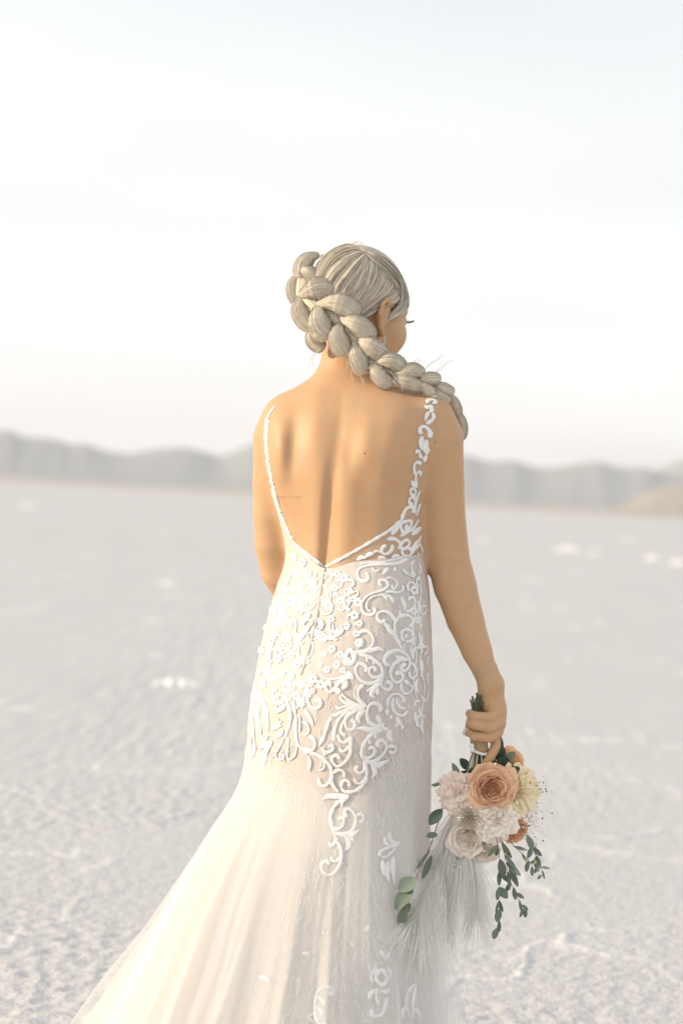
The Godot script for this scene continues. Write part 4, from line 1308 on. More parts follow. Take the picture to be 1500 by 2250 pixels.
func build_hair() -> void:
	var m := new_mat("hair", Color.WHITE, 0.48, 0.45)
	m.vertex_color_use_as_albedo = true
	m.rim_enabled = true
	m.rim = 0.25
	m.backlight_enabled = true
	m.backlight = Color(0.32, 0.29, 0.24)
	# the scalp under the locks
	var v := PackedVector3Array()
	var cc := PackedColorArray()
	var nu := 60
	var nv := 34
	var keep := []
	for j in nv:
		var b := float(j) / (nv - 1) * PI
		for i in nu:
			var a := float(i) / nu * TAU
			var l := Vector3(-0.012 + 0.102 * sin(b) * cos(a), 0.030 + 0.0955 * cos(b), 0.080 * sin(b) * sin(a))
			v.append(H(l.x, l.y, l.z))
			cc.append(hair_tone(0.0))
			var line := 0.056 + 0.45 * (l.y - 0.03) if l.y < 0.03 else 0.066
			keep.append(l.x < line - (0.030 if l.y < 0.0 else 0.0) and l.y > (-0.052 if l.x < -0.03 else -0.004))
	var idx := PackedInt32Array()
	for j in nv - 1:
		for i in nu:
			var q := [j * nu + i, j * nu + (i + 1) % nu, (j + 1) * nu + i, (j + 1) * nu + (i + 1) % nu]
			if keep[q[0]] and keep[q[1]] and keep[q[2]] and keep[q[3]]:
				idx.append_array(PackedInt32Array([q[0], q[1], q[2], q[1], q[3], q[2]]))
	hair = add_mesh("hair", v, grid_normals(v, idx), idx, m, person, cc)
	# combed locks: each family runs between neighbouring guide lines (points of the photograph, laid on the head)
	var fams := [
		[[[803, 549, 784, 541, 760, 536, 728, 549, 704, 574, 690, 600], [804, 552, 780, 545, 752, 548, 722, 568, 700, 600, 692, 622], [805, 555, 784, 558, 756, 575, 730, 602, 712, 632, 704, 650], [806, 557, 790, 570, 768, 596, 746, 626, 732, 652, 724, 668], [807, 559, 798, 582, 782, 612, 762, 642, 748, 668, 738, 684]], 1300, 0.0],
		[[[807, 559, 798, 582, 782, 612, 762, 642, 748, 668, 738, 684], [809, 558, 808, 590, 796, 625, 778, 655, 762, 680, 750, 694], [820, 560, 826, 596, 814, 634, 792, 664, 772, 688, 758, 704], [842, 572, 852, 608, 836, 642, 808, 668, 784, 692, 766, 708], [862, 588, 876, 622, 858, 650, 828, 672, 796, 694, 776, 712], [876, 606, 888, 636, 874, 656, 846, 672, 812, 690, 786, 706], [884, 628, 890, 646, 880, 660, 856, 670, 826, 682, 796, 698]], 2300, 0.0],
		[[[866, 590, 886, 620, 896, 648, 898, 668, 890, 684, 876, 696], [870, 598, 888, 632, 893, 658, 884, 680, 866, 694, 848, 704], [878, 618, 888, 646, 882, 668, 866, 686, 850, 700, 840, 716], [882, 640, 880, 660, 868, 680, 852, 698, 842, 716, 844, 738]], 420, 0.004],
		[[[805, 550, 830, 558, 857, 576, 880, 604, 894, 634, 899, 658], [804, 552, 824, 563, 850, 582, 873, 608, 888, 638, 893, 662], [803, 555, 818, 572, 840, 594, 862, 622, 880, 648, 884, 672]], 500, 0.002]]
	for f in range(fams.size()):
		var L := Locks.new()
		var guides := []
		for g in fams[f][0]:
			var pts := []
			for k in range(0, g.size(), 2):
				pts.append(on_hair(g[k], g[k + 1], 0.002 + fams[f][2]))
			guides.append(spline(pts, 16))
		var G := guides.size()
		for k in int(fams[f][1]):
			var t := rng.randf() * (G - 1)
			var i := mini(int(t), G - 2)
			t -= i
			var lump := noise_a.get_noise_2d((i + t) * 2.2, f * 10.0)            # locks gather into hanks
			var pts := PackedVector3Array()
			var up := PackedVector3Array()
			var col := PackedColorArray()
			var lift := 0.0030 * lump + rng.randf_range(-0.0022, 0.0012)
			var tone := clampf(0.45 + rng.randfn(0, 0.32), 0.0, 1.0)
			var drift := rng.randfn(0, 0.0014)
			if rng.randf() < 0.30: tone = -rng.randf_range(0.1, 0.55)        # lowlights
			for q in 16:
				var s := q / 15.0
				var p: Vector3 = guides[i][q].lerp(guides[i + 1][q], t)
				var nn := (p - HC).normalized()
				p += nn * (lift * sin(PI * s) + 0.001 * noise_b.get_noise_2d(k * 3.1, s * 3.0)) + hu * drift * s
				pts.append(p)
				up.append((nn + Vector3(0, 0, 0.15)).normalized())
				col.append(hair_tone(tone))
			L.add(pts, up, 0.0013 if f < 2 else 0.0011, col)
		var o := add_mesh(["crown_hair", "side_hair", "fringe", "front_hair"][f], L.v, L.n, L.i, m, hair, L.c)
		o.set_meta("kind", "stuff")
	# the braid: photo points, half width in px, depth at start, middle and end
	var lobes := [
		[[708, 560, 712, 572, 706, 588, 696, 604], 11, [-0.030, -0.020, -0.030]],
		[[699, 560, 680, 566, 664, 586, 656, 612], 19, [-0.035, -0.020, -0.020]],
		[[660, 590, 676, 596, 690, 610, 694, 632], 18, [-0.020, -0.002, -0.006]],
		[[652, 604, 642, 626, 644, 650, 658, 672], 15, [-0.045, -0.030, -0.030]],
		[[690, 718, 684, 738, 694, 756, 714, 766], 19, [0.000, 0.012, 0.010]],
		[[662, 648, 659, 676, 666, 700, 684, 722], 22, [-0.010, 0.008, 0.010]],
		[[660, 648, 683, 637, 707, 633, 738, 645], 25, [0.000, 0.030, 0.026]],
		[[702, 668, 699, 696, 706, 720, 724, 743], 26, [0.014, 0.040, 0.034]],
		[[696, 670, 733, 667, 763, 674, 788, 692], 24, [0.018, 0.052, 0.044]],
		[[750, 706, 742, 732, 747, 757, 761, 780], 23, [0.026, 0.050, 0.042]],
		[[745, 700, 773, 709, 800, 722, 822, 741], 21, [0.030, 0.062, 0.048]],
		[[780, 746, 783, 772, 789, 797, 796, 824], 21, [0.032, 0.056, 0.046]],
		[[780, 745, 803, 756, 827, 769, 848, 785], 21, [0.034, 0.064, 0.048]],
		[[814, 796, 826, 816, 840, 833, 859, 850], 19, [0.040, 0.060, 0.050]],
		[[817, 798, 843, 793, 867, 797, 888, 811], 18.5, [0.042, 0.066, 0.052]],
		[[857, 824, 880, 833, 903, 843, 926, 854], 16.5, [0.044, 0.062, 0.052]],
		[[858, 822, 887, 814, 910, 813, 933, 821], 16, [0.046, 0.064, 0.050]],
		[[916, 838, 930, 846, 942, 856, 954, 865], 13, [0.044, 0.056, 0.044]],
		[[914, 838, 933, 831, 950, 829, 967, 834], 14, [0.044, 0.058, 0.042]],
		[[952, 854, 964, 864, 976, 874, 988, 884], 10, [0.036, 0.044, 0.026]],
		[[952, 852, 969, 850, 982, 855, 994, 863], 12, [0.036, 0.046, 0.028]],
		[[980, 862, 994, 880, 1002, 896, 1006, 914], 11, [0.020, 0.018, 0.004]],
		[[990, 886, 1008, 908, 1015, 936, 1014, 968], 12, [0.000, -0.012, -0.030]]]
	# the plait's inside, behind the lobes
	var core := []
	for q in [[676, 610, -0.03], [672, 650, -0.012], [692, 672, 0.010], [735, 700, 0.026], [776, 742, 0.034], [808, 782, 0.040], [850, 812, 0.046], [912, 836, 0.044], [958, 856, 0.036], [990, 884, 0.014]]:
		core.append(P(q[0], q[1], q[2]))
	var kv := PackedVector3Array()
	var kc := PackedColorArray()
	var kl := spline(core, 50)
	for k in 50:
		var tan := (kl[mini(k + 1, 49)] - kl[maxi(k - 1, 0)]).normalized()
		var nn := (Vector3(0, 0, 1) - tan * tan.z).normalized()
		var bb := tan.cross(nn)
		var r := lerpf(0.019, 0.007, k / 49.0)
		for j in 30:
			var ph := j / 30.0 * TAU
			var f := noise_b.get_noise_2d(cos(ph) * 6.0, sin(ph) * 6.0)
			kv.append(kl[k] + (bb * cos(ph) + nn * sin(ph) * 0.8) * r * (1.0 + 0.1 * f))
			kc.append(hair_tone(0.3 + f))
	var ki := grid_index(50, 30, true)
	add_mesh("braid_core", kv, grid_normals(kv, ki), ki, m, hair, kc)
	var li := 0
	for lb in lobes:
		braid_lobe(lb, li, m)
		li += 1
	# loose ends and flyaway hairs
	var F := Locks.new()
	var loose := [[770, 800, 774, 836, 790, 858, 800, 866], [800, 826, 798, 856, 806, 890, 812, 905], [786, 812, 800, 845, 803, 880, 806, 892], [815, 840, 826, 860, 834, 872, 838, 880], [905, 845, 912, 870, 918, 890, 921, 900], [706, 765, 690, 780, 680, 800, 676, 818], [700, 762, 694, 772, 688, 790, 690, 806], [845, 852, 858, 862, 866, 868, 880, 872], [752, 772, 760, 790, 762, 802, 758, 812], [930, 815, 945, 798, 962, 785, 975, 776], [955, 820, 968, 808, 984, 796, 996, 784], [900, 806, 908, 798, 918, 792, 930, 790], [665, 585, 655, 580, 645, 585, 634, 602], [650, 612, 640, 606, 632, 615, 630, 640], [775, 538, 790, 530, 800, 538, 806, 552], [770, 537, 780, 531, 790, 533, 800, 545]]
	for g in loose:
		for r in 4:
			stray(F, g, 0.045 if g[0] > 700 and g[1] > 700 else -0.02, 4.0)
	for lb in lobes:
		var a: Array = lb[0]
		for r in 9:
			var k := rng.randi_range(0, 2) * 2
			var x: float = a[k] + rng.randf_range(-1, 1) * lb[1]
			var y: float = a[k + 1] + rng.randf_range(-1, 1) * lb[1]
			var an := rng.randf() * TAU
			var le := rng.randf_range(8, 24)
			stray(F, [x, y, x + cos(an) * le * 0.5, y + sin(an) * le * 0.5, x + cos(an + 0.5) * le, y + sin(an + 0.5) * le], lb[2][1] + 0.014, 1.0)
	var o2 := add_mesh("stray_hair", F.v, F.n, F.i, m, hair, F.c)
	o2.set_meta("kind", "stuff")
	# lashes and a small drop earring
	var lash := Locks.new()
	for k in 12:
		var r0 := 0.020 + 0.022 * k / 11.0
		var b := H(0.090 - 0.25 * absf(r0 - 0.03), -0.003, r0)
		var pts := spline([b, b + hf * 0.005 + hr * (0.002 + 0.12 * (r0 - 0.02)) - hu * 0.001, b + hf * 0.010 + hr * 0.004 + hu * 0.001, b + hf * 0.013 + hr * 0.006 + hu * 0.006], 6)
		var up := PackedVector3Array()
		var col := PackedColorArray()
		for q in 6:
			up.append(Vector3(-0.3, 0.3, 0.9).normalized())
			col.append(Color(0.02, 0.018, 0.017))
		lash.add(pts, up, 0.0011, col)
	add_mesh("eyelashes", lash.v, lash.n, lash.i, m, person, lash.c)
	var em := new_mat("earring_stone", lin(0.7, 0.7, 0.68), 0.15, 0.8)
	em.metallic = 0.6
	var st := SurfaceTool.new()
	st.begin(Mesh.PRIMITIVE_TRIANGLES)
	var top := H(0.002, -0.052, 0.0785)
	for k in 5:
		var s := SphereMesh.new()
		s.radius = 0.0022 - 0.0002 * k
		s.height = s.radius * 2.0
		s.radial_segments = 8
		s.rings = 5
		st.append_from(s, 0, Transform3D(Basis(), top - Vector3(0, 0.0036 * k, 0)))
	var e := MeshInstance3D.new()
	e.name = "earring"
	e.mesh = st.commit()
	e.material_override = em
	person.add_child(e, true)

func stray(F: Locks, g: Array, z: float, wob: float) -> void:
	var pts := []
	for k in range(0, g.size(), 2):
		var w := wob * (0.3 + float(k) / g.size())
		pts.append(P(g[k] + rng.randfn(0, w), g[k + 1] + rng.randfn(0, w), z + rng.randfn(0, 0.002)))
	var line := spline(pts, 9)
	var up := PackedVector3Array()
	var col := PackedColorArray()
	var tone := rng.randf()
	for q in 9:
		up.append(Vector3(-0.2, 0.2, 1).normalized())
		col.append(hair_tone(tone))
	F.add(line, up, 0.00045, col)

func braid_lobe(lb: Array, li: int, m: Material) -> void:
	var a: Array = lb[0]
	var zz: Array = lb[2]
	var pts := []
	for k in 4:
		var z: float = [zz[0], lerpf(zz[0], zz[1], 0.9), lerpf(zz[1], zz[2], 0.2), zz[2]][k]
		pts.append(P(a[k * 2] + (rng.randfn(0, 1.3) if k > 0 else 0.0), a[k * 2 + 1] + (rng.randfn(0, 1.3) if k > 0 else 0.0), z))
	var N := 30
	var M := 110
	var line := spline(pts, N)
	var v := PackedVector3Array()
	var c := PackedColorArray()
	var R: float = lb[1] / 1165.0
	for k in N:
		var t := float(k) / (N - 1)
		var tan := (line[mini(k + 1, N - 1)] - line[maxi(k - 1, 0)]).normalized()
		var nn := (Vector3(0, 0, 1) - tan * tan.z).normalized()
		var bb := tan.cross(nn).normalized()
		var r := R * lerpf(0.34, 1.0, smoothstep(0.0, 0.55, t)) * sqrt(maxf(0.0, 1.0 - pow(maxf(0.0, (t - 0.66) / 0.345), 2.0)))
		for j in M:
			var ph := float(j) / M * TAU
			var sp := ph + 0.55 * (t - 0.5)
			# hanks and single hairs run the length of the lobe
			var hank := noise_a.get_noise_3d(cos(ph) * 2.6 + li * 7.0, sin(ph) * 2.6, t * 0.35)
			var fine := noise_b.get_noise_3d(cos(ph) * 15.0 + li * 3.0, sin(ph) * 15.0, t * 0.45)
			var rr := r * (1.0 + 0.085 * hank + 0.034 * fine)
			v.append(line[k] + bb * cos(sp) * rr + nn * sin(sp) * rr * 0.78)
			var streak := noise_b.get_noise_3d(cos(ph) * 13.0 + li * 5.0 + 60.0, sin(ph) * 13.0, t * 0.4)
			c.append(hair_tone(clampf(0.5 + 1.2 * streak, 0.0, 1.0)))
	var idx := grid_index(N, M, true)
	var o := add_mesh("braid_lobe", v, grid_normals(v, idx), idx, m, hair, c)
	# loosened hairs on the lobe's own surface
	var L := Locks.new()
	for k in 300:
		var ph := rng.randf() * PI
		var line2 := PackedVector3Array()
		var up := PackedVector3Array()
		var col := PackedColorArray()
		var tone := rng.randf()
		var j0 := int((ph / TAU) * M)
		var d0 := rng.randf_range(-5, 5)
		var off := rng.randf_range(0.0002, 0.0009)
		for q in range(1, N - 1, 3):
			var j := posmod(j0 + int(d0 * q / N), M)
			var p := v[q * M + j]
			var nn := (p - line[q]).normalized()
			line2.append(p + nn * off)
			up.append(nn)
			col.append(hair_tone(tone))
		L.add(line2, up, rng.randf_range(0.0005, 0.0009), col)
	var lo := add_mesh("loose_hair", L.v, L.n, L.i, m, hair, L.c)
	lo.set_meta("kind", "stuff")

# ------------------------------------------------------------------ the bouquet
var bouquet: Node3D

func petal_mat(called: String, c: Color) -> StandardMaterial3D:
	var m := new_mat(called, c, 0.75, 0.25)
	m.backlight_enabled = true
	m.backlight = Color(0.45, 0.42, 0.39)
	return m

# one petal: a curved patch; the flower's own axis is +z, the petal grows out at angle al
func petal(parent: Node, m: Material, al: float, half: float, R0: float, R1: float, H0: float, H1: float, curl: float, ruffle: float, seed_: float, notch := 0.0, called := "petal") -> void:
	var nu := 9
	var nv := 7
	var v := PackedVector3Array()
	for j in nv:
		var t := float(j) / (nv - 1)
		for i in nu:
			var u := float(i) / (nu - 1) * 2.0 - 1.0
			var top := 1.0 - 0.22 * u * u * u * u - notch * absf(noise_b.get_noise_2d(u * 9.0 + seed_, 1.0)) 
			var s := t * top
			var ph := al + u * half * (0.35 + 0.65 * pow(s, 0.55))
			var r := lerpf(R0, R1, pow(s, 1.15)) + curl * R1 * maxf(0.0, s - 0.72) * 1.6
			var h := lerpf(H0, H1, pow(s, 0.75)) - curl * R1 * pow(maxf(0.0, s - 0.70), 1.6) * 3.0
			r += ruffle * s * noise_a.get_noise_3d(u * 2.2 + seed_, s * 1.5, seed_ * 0.7)
			h += ruffle * s * noise_a.get_noise_3d(u * 2.6 + seed_ + 30.0, s * 1.5, seed_ * 0.3)
			r *= 1.0 - 0.05 * u * u
			v.append(Vector3(cos(ph) * r, sin(ph) * r, h))
	var idx := grid_index(nv, nu)
	add_mesh(called, v, grid_normals(v, idx), idx, m, parent)

func flower(called: String, px: float, py: float, z: float, face: Vector3, label: String) -> Node3D:
	var o := Node3D.new()
	o.name = called
	bouquet.add_child(o, true)
	var zz := face.normalized()
	var xx := Vector3.UP.cross(zz).normalized()
	o.transform = Transform3D(Basis(xx, zz.cross(xx), zz), P(px, py, z))
	o.set_meta("label", label)
	return o

func rose(o: Node3D, m: Material, rpx: float, count: int, seed_: float) -> void:
	var R := rpx / 1165.0
	for k in count:
		var t := float(k) / (count - 1)
		var r1 := R * lerpf(0.07, 0.92, pow(t, 0.9))
		var h1 := R * lerpf(0.46, 0.16, pow(t, 1.8)) + R * 0.06 * sin(k * 2.1)
		petal(o, m, k * 2.4 + seed_, lerpf(1.9, 0.95, pow(t, 0.6)), r1 * lerpf(0.72, 0.42, t), r1, -R * 0.45, h1, lerpf(0.05, 0.26, t), R * lerpf(0.05, 0.16, t), seed_ * 5.0 + k * 3.7)
	var bud := SphereMesh.new()
	bud.radius = R * 0.5
	bud.height = R * 0.7
	var b := MeshInstance3D.new()
	b.name = "bud"
	b.mesh = bud
	b.material_override = m
	o.add_child(b, true)
	b.position = Vector3(0, 0, -R * 0.32)

func carnation(o: Node3D, m: Material, rpx: float, count: int, seed_: float) -> void:
	var R := rpx / 1165.0
	for k in count:
		var t := sqrt(float(k) / (count - 1))
		petal(o, m, k * 2.4 + seed_, lerpf(1.1, 0.46, t), R * 0.10 * t, R * lerpf(0.22, 1.0, t), -R * 0.06, R * lerpf(0.34, 0.05, t * t), 0.10 * t, R * 0.20, seed_ * 3.0 + k * 5.1, 0.22)

func daisy(o: Node3D, m: Material, rpx: float, rows: Array, seed_: float) -> void:
	var R := rpx / 1165.0
	var k := 0
	for w in rows:
		for i in int(w[0]):
			var al: float = (i + 0.5 * (k % 2)) * TAU / w[0] + seed_ + rng.randfn(0, 0.06)
			petal(o, m, al, w[3], R * 0.08, R * w[1] * rng.randf_range(0.92, 1.06), -R * 0.2, R * w[2], 0.12, R * 0.08, seed_ + k * 4.0 + i)
		k += 1

func leaf_mesh(l: float, w: float, bend: float) -> ArrayMesh:
	var v := PackedVector3Array()
	var nu := 5
	var nv := 9
	for j in nv:
		var t := float(j) / (nv - 1)
		for i in nu:
			var u := float(i) / (nu - 1) * 2.0 - 1.0
			var half := w * 0.5 * pow(sin(PI * clampf(t * 0.94 + 0.03, 0, 1)), 0.72)
			v.append(Vector3(u * half, t * l, absf(u) * half * 0.28 + bend * l * t * t))
	var idx := grid_index(nv, nu)
	var a := []
	a.resize(Mesh.ARRAY_MAX)
	a[Mesh.ARRAY_VERTEX] = v
	a[Mesh.ARRAY_NORMAL] = grid_normals(v, idx)
	a[Mesh.ARRAY_INDEX] = idx
	var am := ArrayMesh.new()
	am.add_surface_from_arrays(Mesh.PRIMITIVE_TRIANGLES, a)
	return am

func leaf(parent: Node, m: Material, px: float, py: float, z: float, ang: float, lpx: float, wpx: float, tilt := 0.3, bend := 0.12) -> void:
	# ang: direction the leaf points in the picture plane, degrees clockwise from straight up
	var mi := MeshInstance3D.new()
	mi.name = "leaf"
	mi.mesh = leaf_mesh(lpx / 1165.0, wpx / 1165.0, bend)
	mi.material_override = m
	parent.add_child(mi, true)
	mi.transform = Transform3D(Basis(Vector3.BACK, deg_to_rad(-ang)) * Basis(Vector3.UP, rng.randf_range(-0.9, 0.9) * (1.0 if tilt > 0.0 else 0.0)) * Basis(Vector3.RIGHT, tilt), P(px, py, z))

func tube(called: String, pts: PackedVector3Array, r0: float, r1: float, sides: int, m: Material, parent: Node) -> MeshInstance3D:
	var N := pts.size()
	var v := PackedVector3Array()
	var n := PackedVector3Array()
	for k in N:
		var tan := (pts[mini(k + 1, N - 1)] - pts[maxi(k - 1, 0)]).normalized()
		var a := tan.cross(Vector3(0.3, 0.1, 1.0)).normalized()
		var b := tan.cross(a).normalized()
		var r := lerpf(r0, r1, float(k) / (N - 1))
		for j in sides:
			var ph := float(j) / sides * TAU
			var d := a * cos(ph) + b * sin(ph)
			v.append(pts[k] + d * r)
			n.append(d)
	var idx := grid_index(N, sides, true)
	var f := PackedInt32Array()
	for e in [0, (N - 1) * sides]:
		for j in range(1, sides - 1):
			if e == 0: f.append_array(PackedInt32Array([e, e + j, e + j + 1]))
			else: f.append_array(PackedInt32Array([e, e + j + 1, e + j]))
	idx.append_array(f)
	return add_mesh(called, v, grid_normals(v, idx), idx, m, parent)

func px_line(a: Array, z: float, count: int) -> PackedVector3Array:
	var pts := []
	for k in range(0, a.size(), 2):
		pts.append(P(a[k], a[k + 1], z))
	return spline(pts, count)

func front_z(px: float, py: float, z: float) -> float:     # just in front of the gown where it lies behind
	if px > 950.0: return z
	return maxf(z, on_dress(px, py, 0.012)[0].z)

func plume(axis_pts: Array, z: float, count: int, spread: float, len_px: float, droop: Vector2, m: Material, called: String, seed_: int) -> void:
	var o := Node3D.new()
	o.name = called
	bouquet.add_child(o, true)
	o.set_meta("label", "feathery cream pampas plume hanging below the flowers")
	var apts := []
	for k in range(0, axis_pts.size(), 2):
		apts.append(P(axis_pts[k], axis_pts[k + 1], front_z(axis_pts[k], axis_pts[k + 1], z) + 0.012))
	var ax := spline(apts, 24)
	tube("stalk", ax, 0.0011, 0.0004, 6, mats.straw, o)
	var L := Locks.new()
	var R := RandomNumberGenerator.new()
	R.seed = seed_
	for k in count:
		var t := pow(R.randf(), 0.9)
		var i := int(t * 22.0)
		var p0: Vector3 = ax[i].lerp(ax[i + 1], t * 22.0 - i)
		var tan := (ax[i + 1] - ax[i]).normalized()
		var side := tan.cross(Vector3(0, 0, 1)).normalized()
		var sgn := -1.0 if R.randf() < 0.5 else 1.0
		var le := len_px / 1165.0 * R.randf_range(0.55, 1.15)
		var out := side * sgn * spread * R.randf_range(0.15, 1.0) + Vector3(0, 0, R.randf_range(-0.15, 0.35) * spread)
		var g := Vector3(droop.x, -droop.y, 0)
		var pts := PackedVector3Array()
		var up := PackedVector3Array()
		var col := PackedColorArray()
		var tone := R.randf()
		var c := Vector3(0.96, 0.925, 0.86).lerp(Vector3(0.985, 0.97, 0.94), tone)
		var dir := (tan * 1.0 + out).normalized()
		var p := p0
		for q in 8:
			pts.append(p)
			up.append((Vector3(-0.2, 0.1, 1) + side * sgn * 0.5).normalized())
			col.append(Color(c.x, c.y, c.z))
			dir = (dir + g * 0.10 + Vector3(R.randfn(0, 0.05), 0, R.randfn(0, 0.03))).normalized()
			p += dir * le / 7.0
		L.add(pts, up, 0.00075, col)
	var f := add_mesh("plume_fibres", L.v, L.n, L.i, m, o, L.c)
	f.set_meta("kind", "stuff")

func sprig(called: String, line: Array, z: float, leaves: Array, m: Material, stem_m: Material, r: float, label: String) -> void:
	var o := Node3D.new()
	o.name = called
	bouquet.add_child(o, true)
	o.set_meta("label", label)
	var spts := []
	for k in range(0, line.size(), 2):
		spts.append(P(line[k], line[k + 1], front_z(line[k], line[k + 1], z) + 0.030))
	tube("stem", spline(spts, 18), r, r * 0.6, 6, stem_m, o)
	for l in leaves:
		leaf(o, m if l.size() < 6 else l[5], l[0], l[1], front_z(l[0], l[1], z) + 0.032 + rng.randf_range(-0.006, 0.008), l[2], l[3], l[4], rng.randf_range(0.1, 0.5), rng.randf_range(0.0, 0.2))

func build_bouquet() -> void:
	bouquet = Node3D.new()
	bouquet.name = "bouquet"
	add_child(bouquet)
	tag(bouquet, "bouquet of peach roses, cream flowers, pampas and eucalyptus hanging head down from the person's hand", "bouquet")
	var tan_rose := petal_mat("tan_rose_petal", lin(0.88, 0.58, 0.375))
	var amber := petal_mat("amber_rose_petal", lin(0.86, 0.55, 0.31))
	var blush := petal_mat("blush_petal", lin(0.97, 0.81, 0.70))
	var ivory := petal_mat("ivory_petal", lin(0.98, 0.895, 0.80))
	var butter := petal_mat("butter_petal", lin(0.96, 0.83, 0.58))
	var gold := petal_mat("gold_petal", lin(0.88, 0.66, 0.30))
	var sage := new_mat("sage_leaf", lin(0.20, 0.25, 0.185), 0.6, 0.4)
	var deep := new_mat("deep_leaf", lin(0.055, 0.085, 0.06), 0.5, 0.45)
	var euc := new_mat("eucalyptus_leaf", lin(0.165, 0.20, 0.145), 0.6, 0.4)
	var stem := new_mat("green_stem", lin(0.10, 0.12, 0.065), 0.6, 0.4)
	var brown := new_mat("brown_stem", lin(0.20, 0.115, 0.07), 0.7, 0.3)
	var straw := new_mat("straw", lin(0.66, 0.57, 0.44), 0.8, 0.3)
	var pampas := new_mat("pampas", Color.WHITE, 0.8, 0.2)
	pampas.vertex_color_use_as_albedo = true
	pampas.backlight_enabled = true
	pampas.backlight = Color(0.45, 0.44, 0.42)
	var burlap := new_mat("burlap", lin(0.47, 0.34, 0.18), 0.95, 0.15)
	bump(burlap, noise_tex(90, 0.4, 2, 128), 0.25, 20.0)
	var satin := new_mat("satin_ribbon", lin(0.78, 0.77, 0.83), 0.4, 0.5)
	# stems, gathered in the fist
	var cut := [[1033, 1537, 1040, 1572], [1037, 1530, 1043, 1574], [1047, 1522, 1048, 1575], [1050, 1526, 1050, 1575], [1055, 1528, 1052, 1576], [1062, 1542, 1056, 1578], [1049, 1541, 1050, 1578], [1056, 1540, 1053, 1577], [1044, 1534, 1046, 1576], [1041, 1542, 1044, 1576], [1053, 1534, 1051, 1578]]
	for k in cut.size():
		var c: Array = cut[k]
		var z := 0.082 + rng.randf_range(-0.008, 0.008)
		tube("stem", spline([P(c[0], c[1], z), P(c[2], c[3], z), P(lerpf(c[2], 1053, 0.5), 1640, 0.084), P(1040 + k * 5, 1700, 0.080)], 10), 0.0016 + 0.0008 * rng.randf(), 0.0018, 7, brown if k == 5 else stem, bouquet)
	tube("burlap_wrap", spline([P(1049, 1600, 0.083), P(1051, 1625, 0.083), P(1053, 1652, 0.083)], 6), 0.0150, 0.0172, 24, burlap, bouquet)
	tube("ribbon", spline([P(1036, 1646, 0.094), P(1046, 1652, 0.101), P(1060, 1657, 0.100), P(1070, 1655, 0.088)], 14), 0.0026, 0.0030, 8, satin, bouquet)
	var knot := SphereMesh.new()
	knot.radius = 0.0045
	knot.height = 0.010
	for q in [[1036, 1639, 0.103], [1037, 1647, 0.104]]:
		var kn := MeshInstance3D.new()
		kn.name = "ribbon_knot"
		kn.mesh = knot
		kn.material_override = satin
		bouquet.add_child(kn, true)
		kn.position = P(q[0], q[1], q[2])
	# pale stems spread from the handle to the heads
	for k in 11:
		var u := k / 10.0 - 0.5
		tube("stem", spline([P(1052 + u * 26, 1650, 0.084 + 0.006 * sin(k * 2.0)), P(1050 + u * 44, 1682, 0.082 + 0.010 * sin(k * 2.0)), P(1052 + u * 86, 1722, 0.074)], 7), 0.0013, 0.0019, 6, straw if k % 3 else sage, bouquet)
	# plumes first (they hang behind the flowers)
	plume([1000, 1765, 984, 1830, 964, 1895, 940, 1960, 918, 2015], 0.060, 1050, 0.58, 150, Vector2(-0.12, 0.9), pampas, "pampas_plume", 5)
	plume([1014, 1800, 1006, 1860, 994, 1930, 978, 2000], 0.062, 950, 0.55, 140, Vector2(-0.05, 0.9), pampas, "pampas_plume", 6)
	plume([1034, 1860, 1042, 1910, 1046, 1960, 1047, 2010], 0.068, 560, 0.66, 100, Vector2(0.0, 0.9), pampas, "pampas_plume", 7)
	# leaves round the heads
	for l in [[1078, 1676, 20, 46, 36, deep], [1098, 1690, 12, 34, 30, deep], [1030, 1690, -50, 34, 20, deep], [1010, 1712, -24, 44, 14, sage], [1100, 1650, 8, 34, 18, sage], [1020, 1708, 60, 40, 18, sage], [1110, 1672, 40, 30, 18, sage], [968, 1722, -85, 22, 12, sage], [1070, 1700, -70, 60, 24, deep], [1100, 1712, 60, 50, 26, deep], [1085, 1850, 160, 30, 14, euc]]:
		leaf(bouquet, l[5], l[0], l[1], 0.078, l[2], l[3], l[4], 0.25)
	# flower heads
	rose(flower("rose", 1120, 1672, 0.062, Vector3(0.45, 0.55, 0.6), "amber rose peeping out behind the dark leaf"), amber, 40, 15, 1.0)
	rose(flower("rose", 1130, 1826, 0.058, Vector3(0.6, -0.35, 0.7), "amber rose low on the far side of the bouquet"), amber, 38, 14, 2.2)
	daisy(flower("chrysanthemum", 1131, 1740, 0.086, Vector3(0.50, 0.12, 0.85), "butter coloured chrysanthemum with long pointed petals"), butter, 60, [[15, 1.0, 0.10, 0.20], [14, 0.86, 0.24, 0.20], [12, 0.66, 0.36, 0.22], [9, 0.42, 0.45, 0.28], [6, 0.22, 0.46, 0.35]], 0.3)
	daisy(flower("chrysanthemum", 1160, 1722, 0.066, Vector3(0.8, 0.25, 0.5), "small gold chrysanthemum at the rim of the bouquet"), gold, 34, [[12, 1.0, 0.1, 0.24], [9, 0.66, 0.3, 0.26], [6, 0.36, 0.4, 0.34]], 0.8)
	carnation(flower("carnation", 1004, 1742, 0.088, Vector3(-0.30, 0.10, 0.95), "blush carnation with ruffled petals"), blush, 54, 30, 0.5)
	rose(flower("rose", 1056, 1868, 0.082, Vector3(0.05, -0.45, 0.9), "ivory rose lowest in the bouquet"), ivory, 44, 16, 4.0)
	rose(flower("rose", 1024, 1842, 0.094, Vector3(-0.25, -0.15, 0.95), "ivory rose beside the dried flower"), ivory, 46, 17, 3.1)
	carnation(flower("carnation", 1091, 1806, 0.106, Vector3(0.12, -0.12, 0.98), "ivory carnation below the big tan rose"), ivory, 54, 32, 1.7)
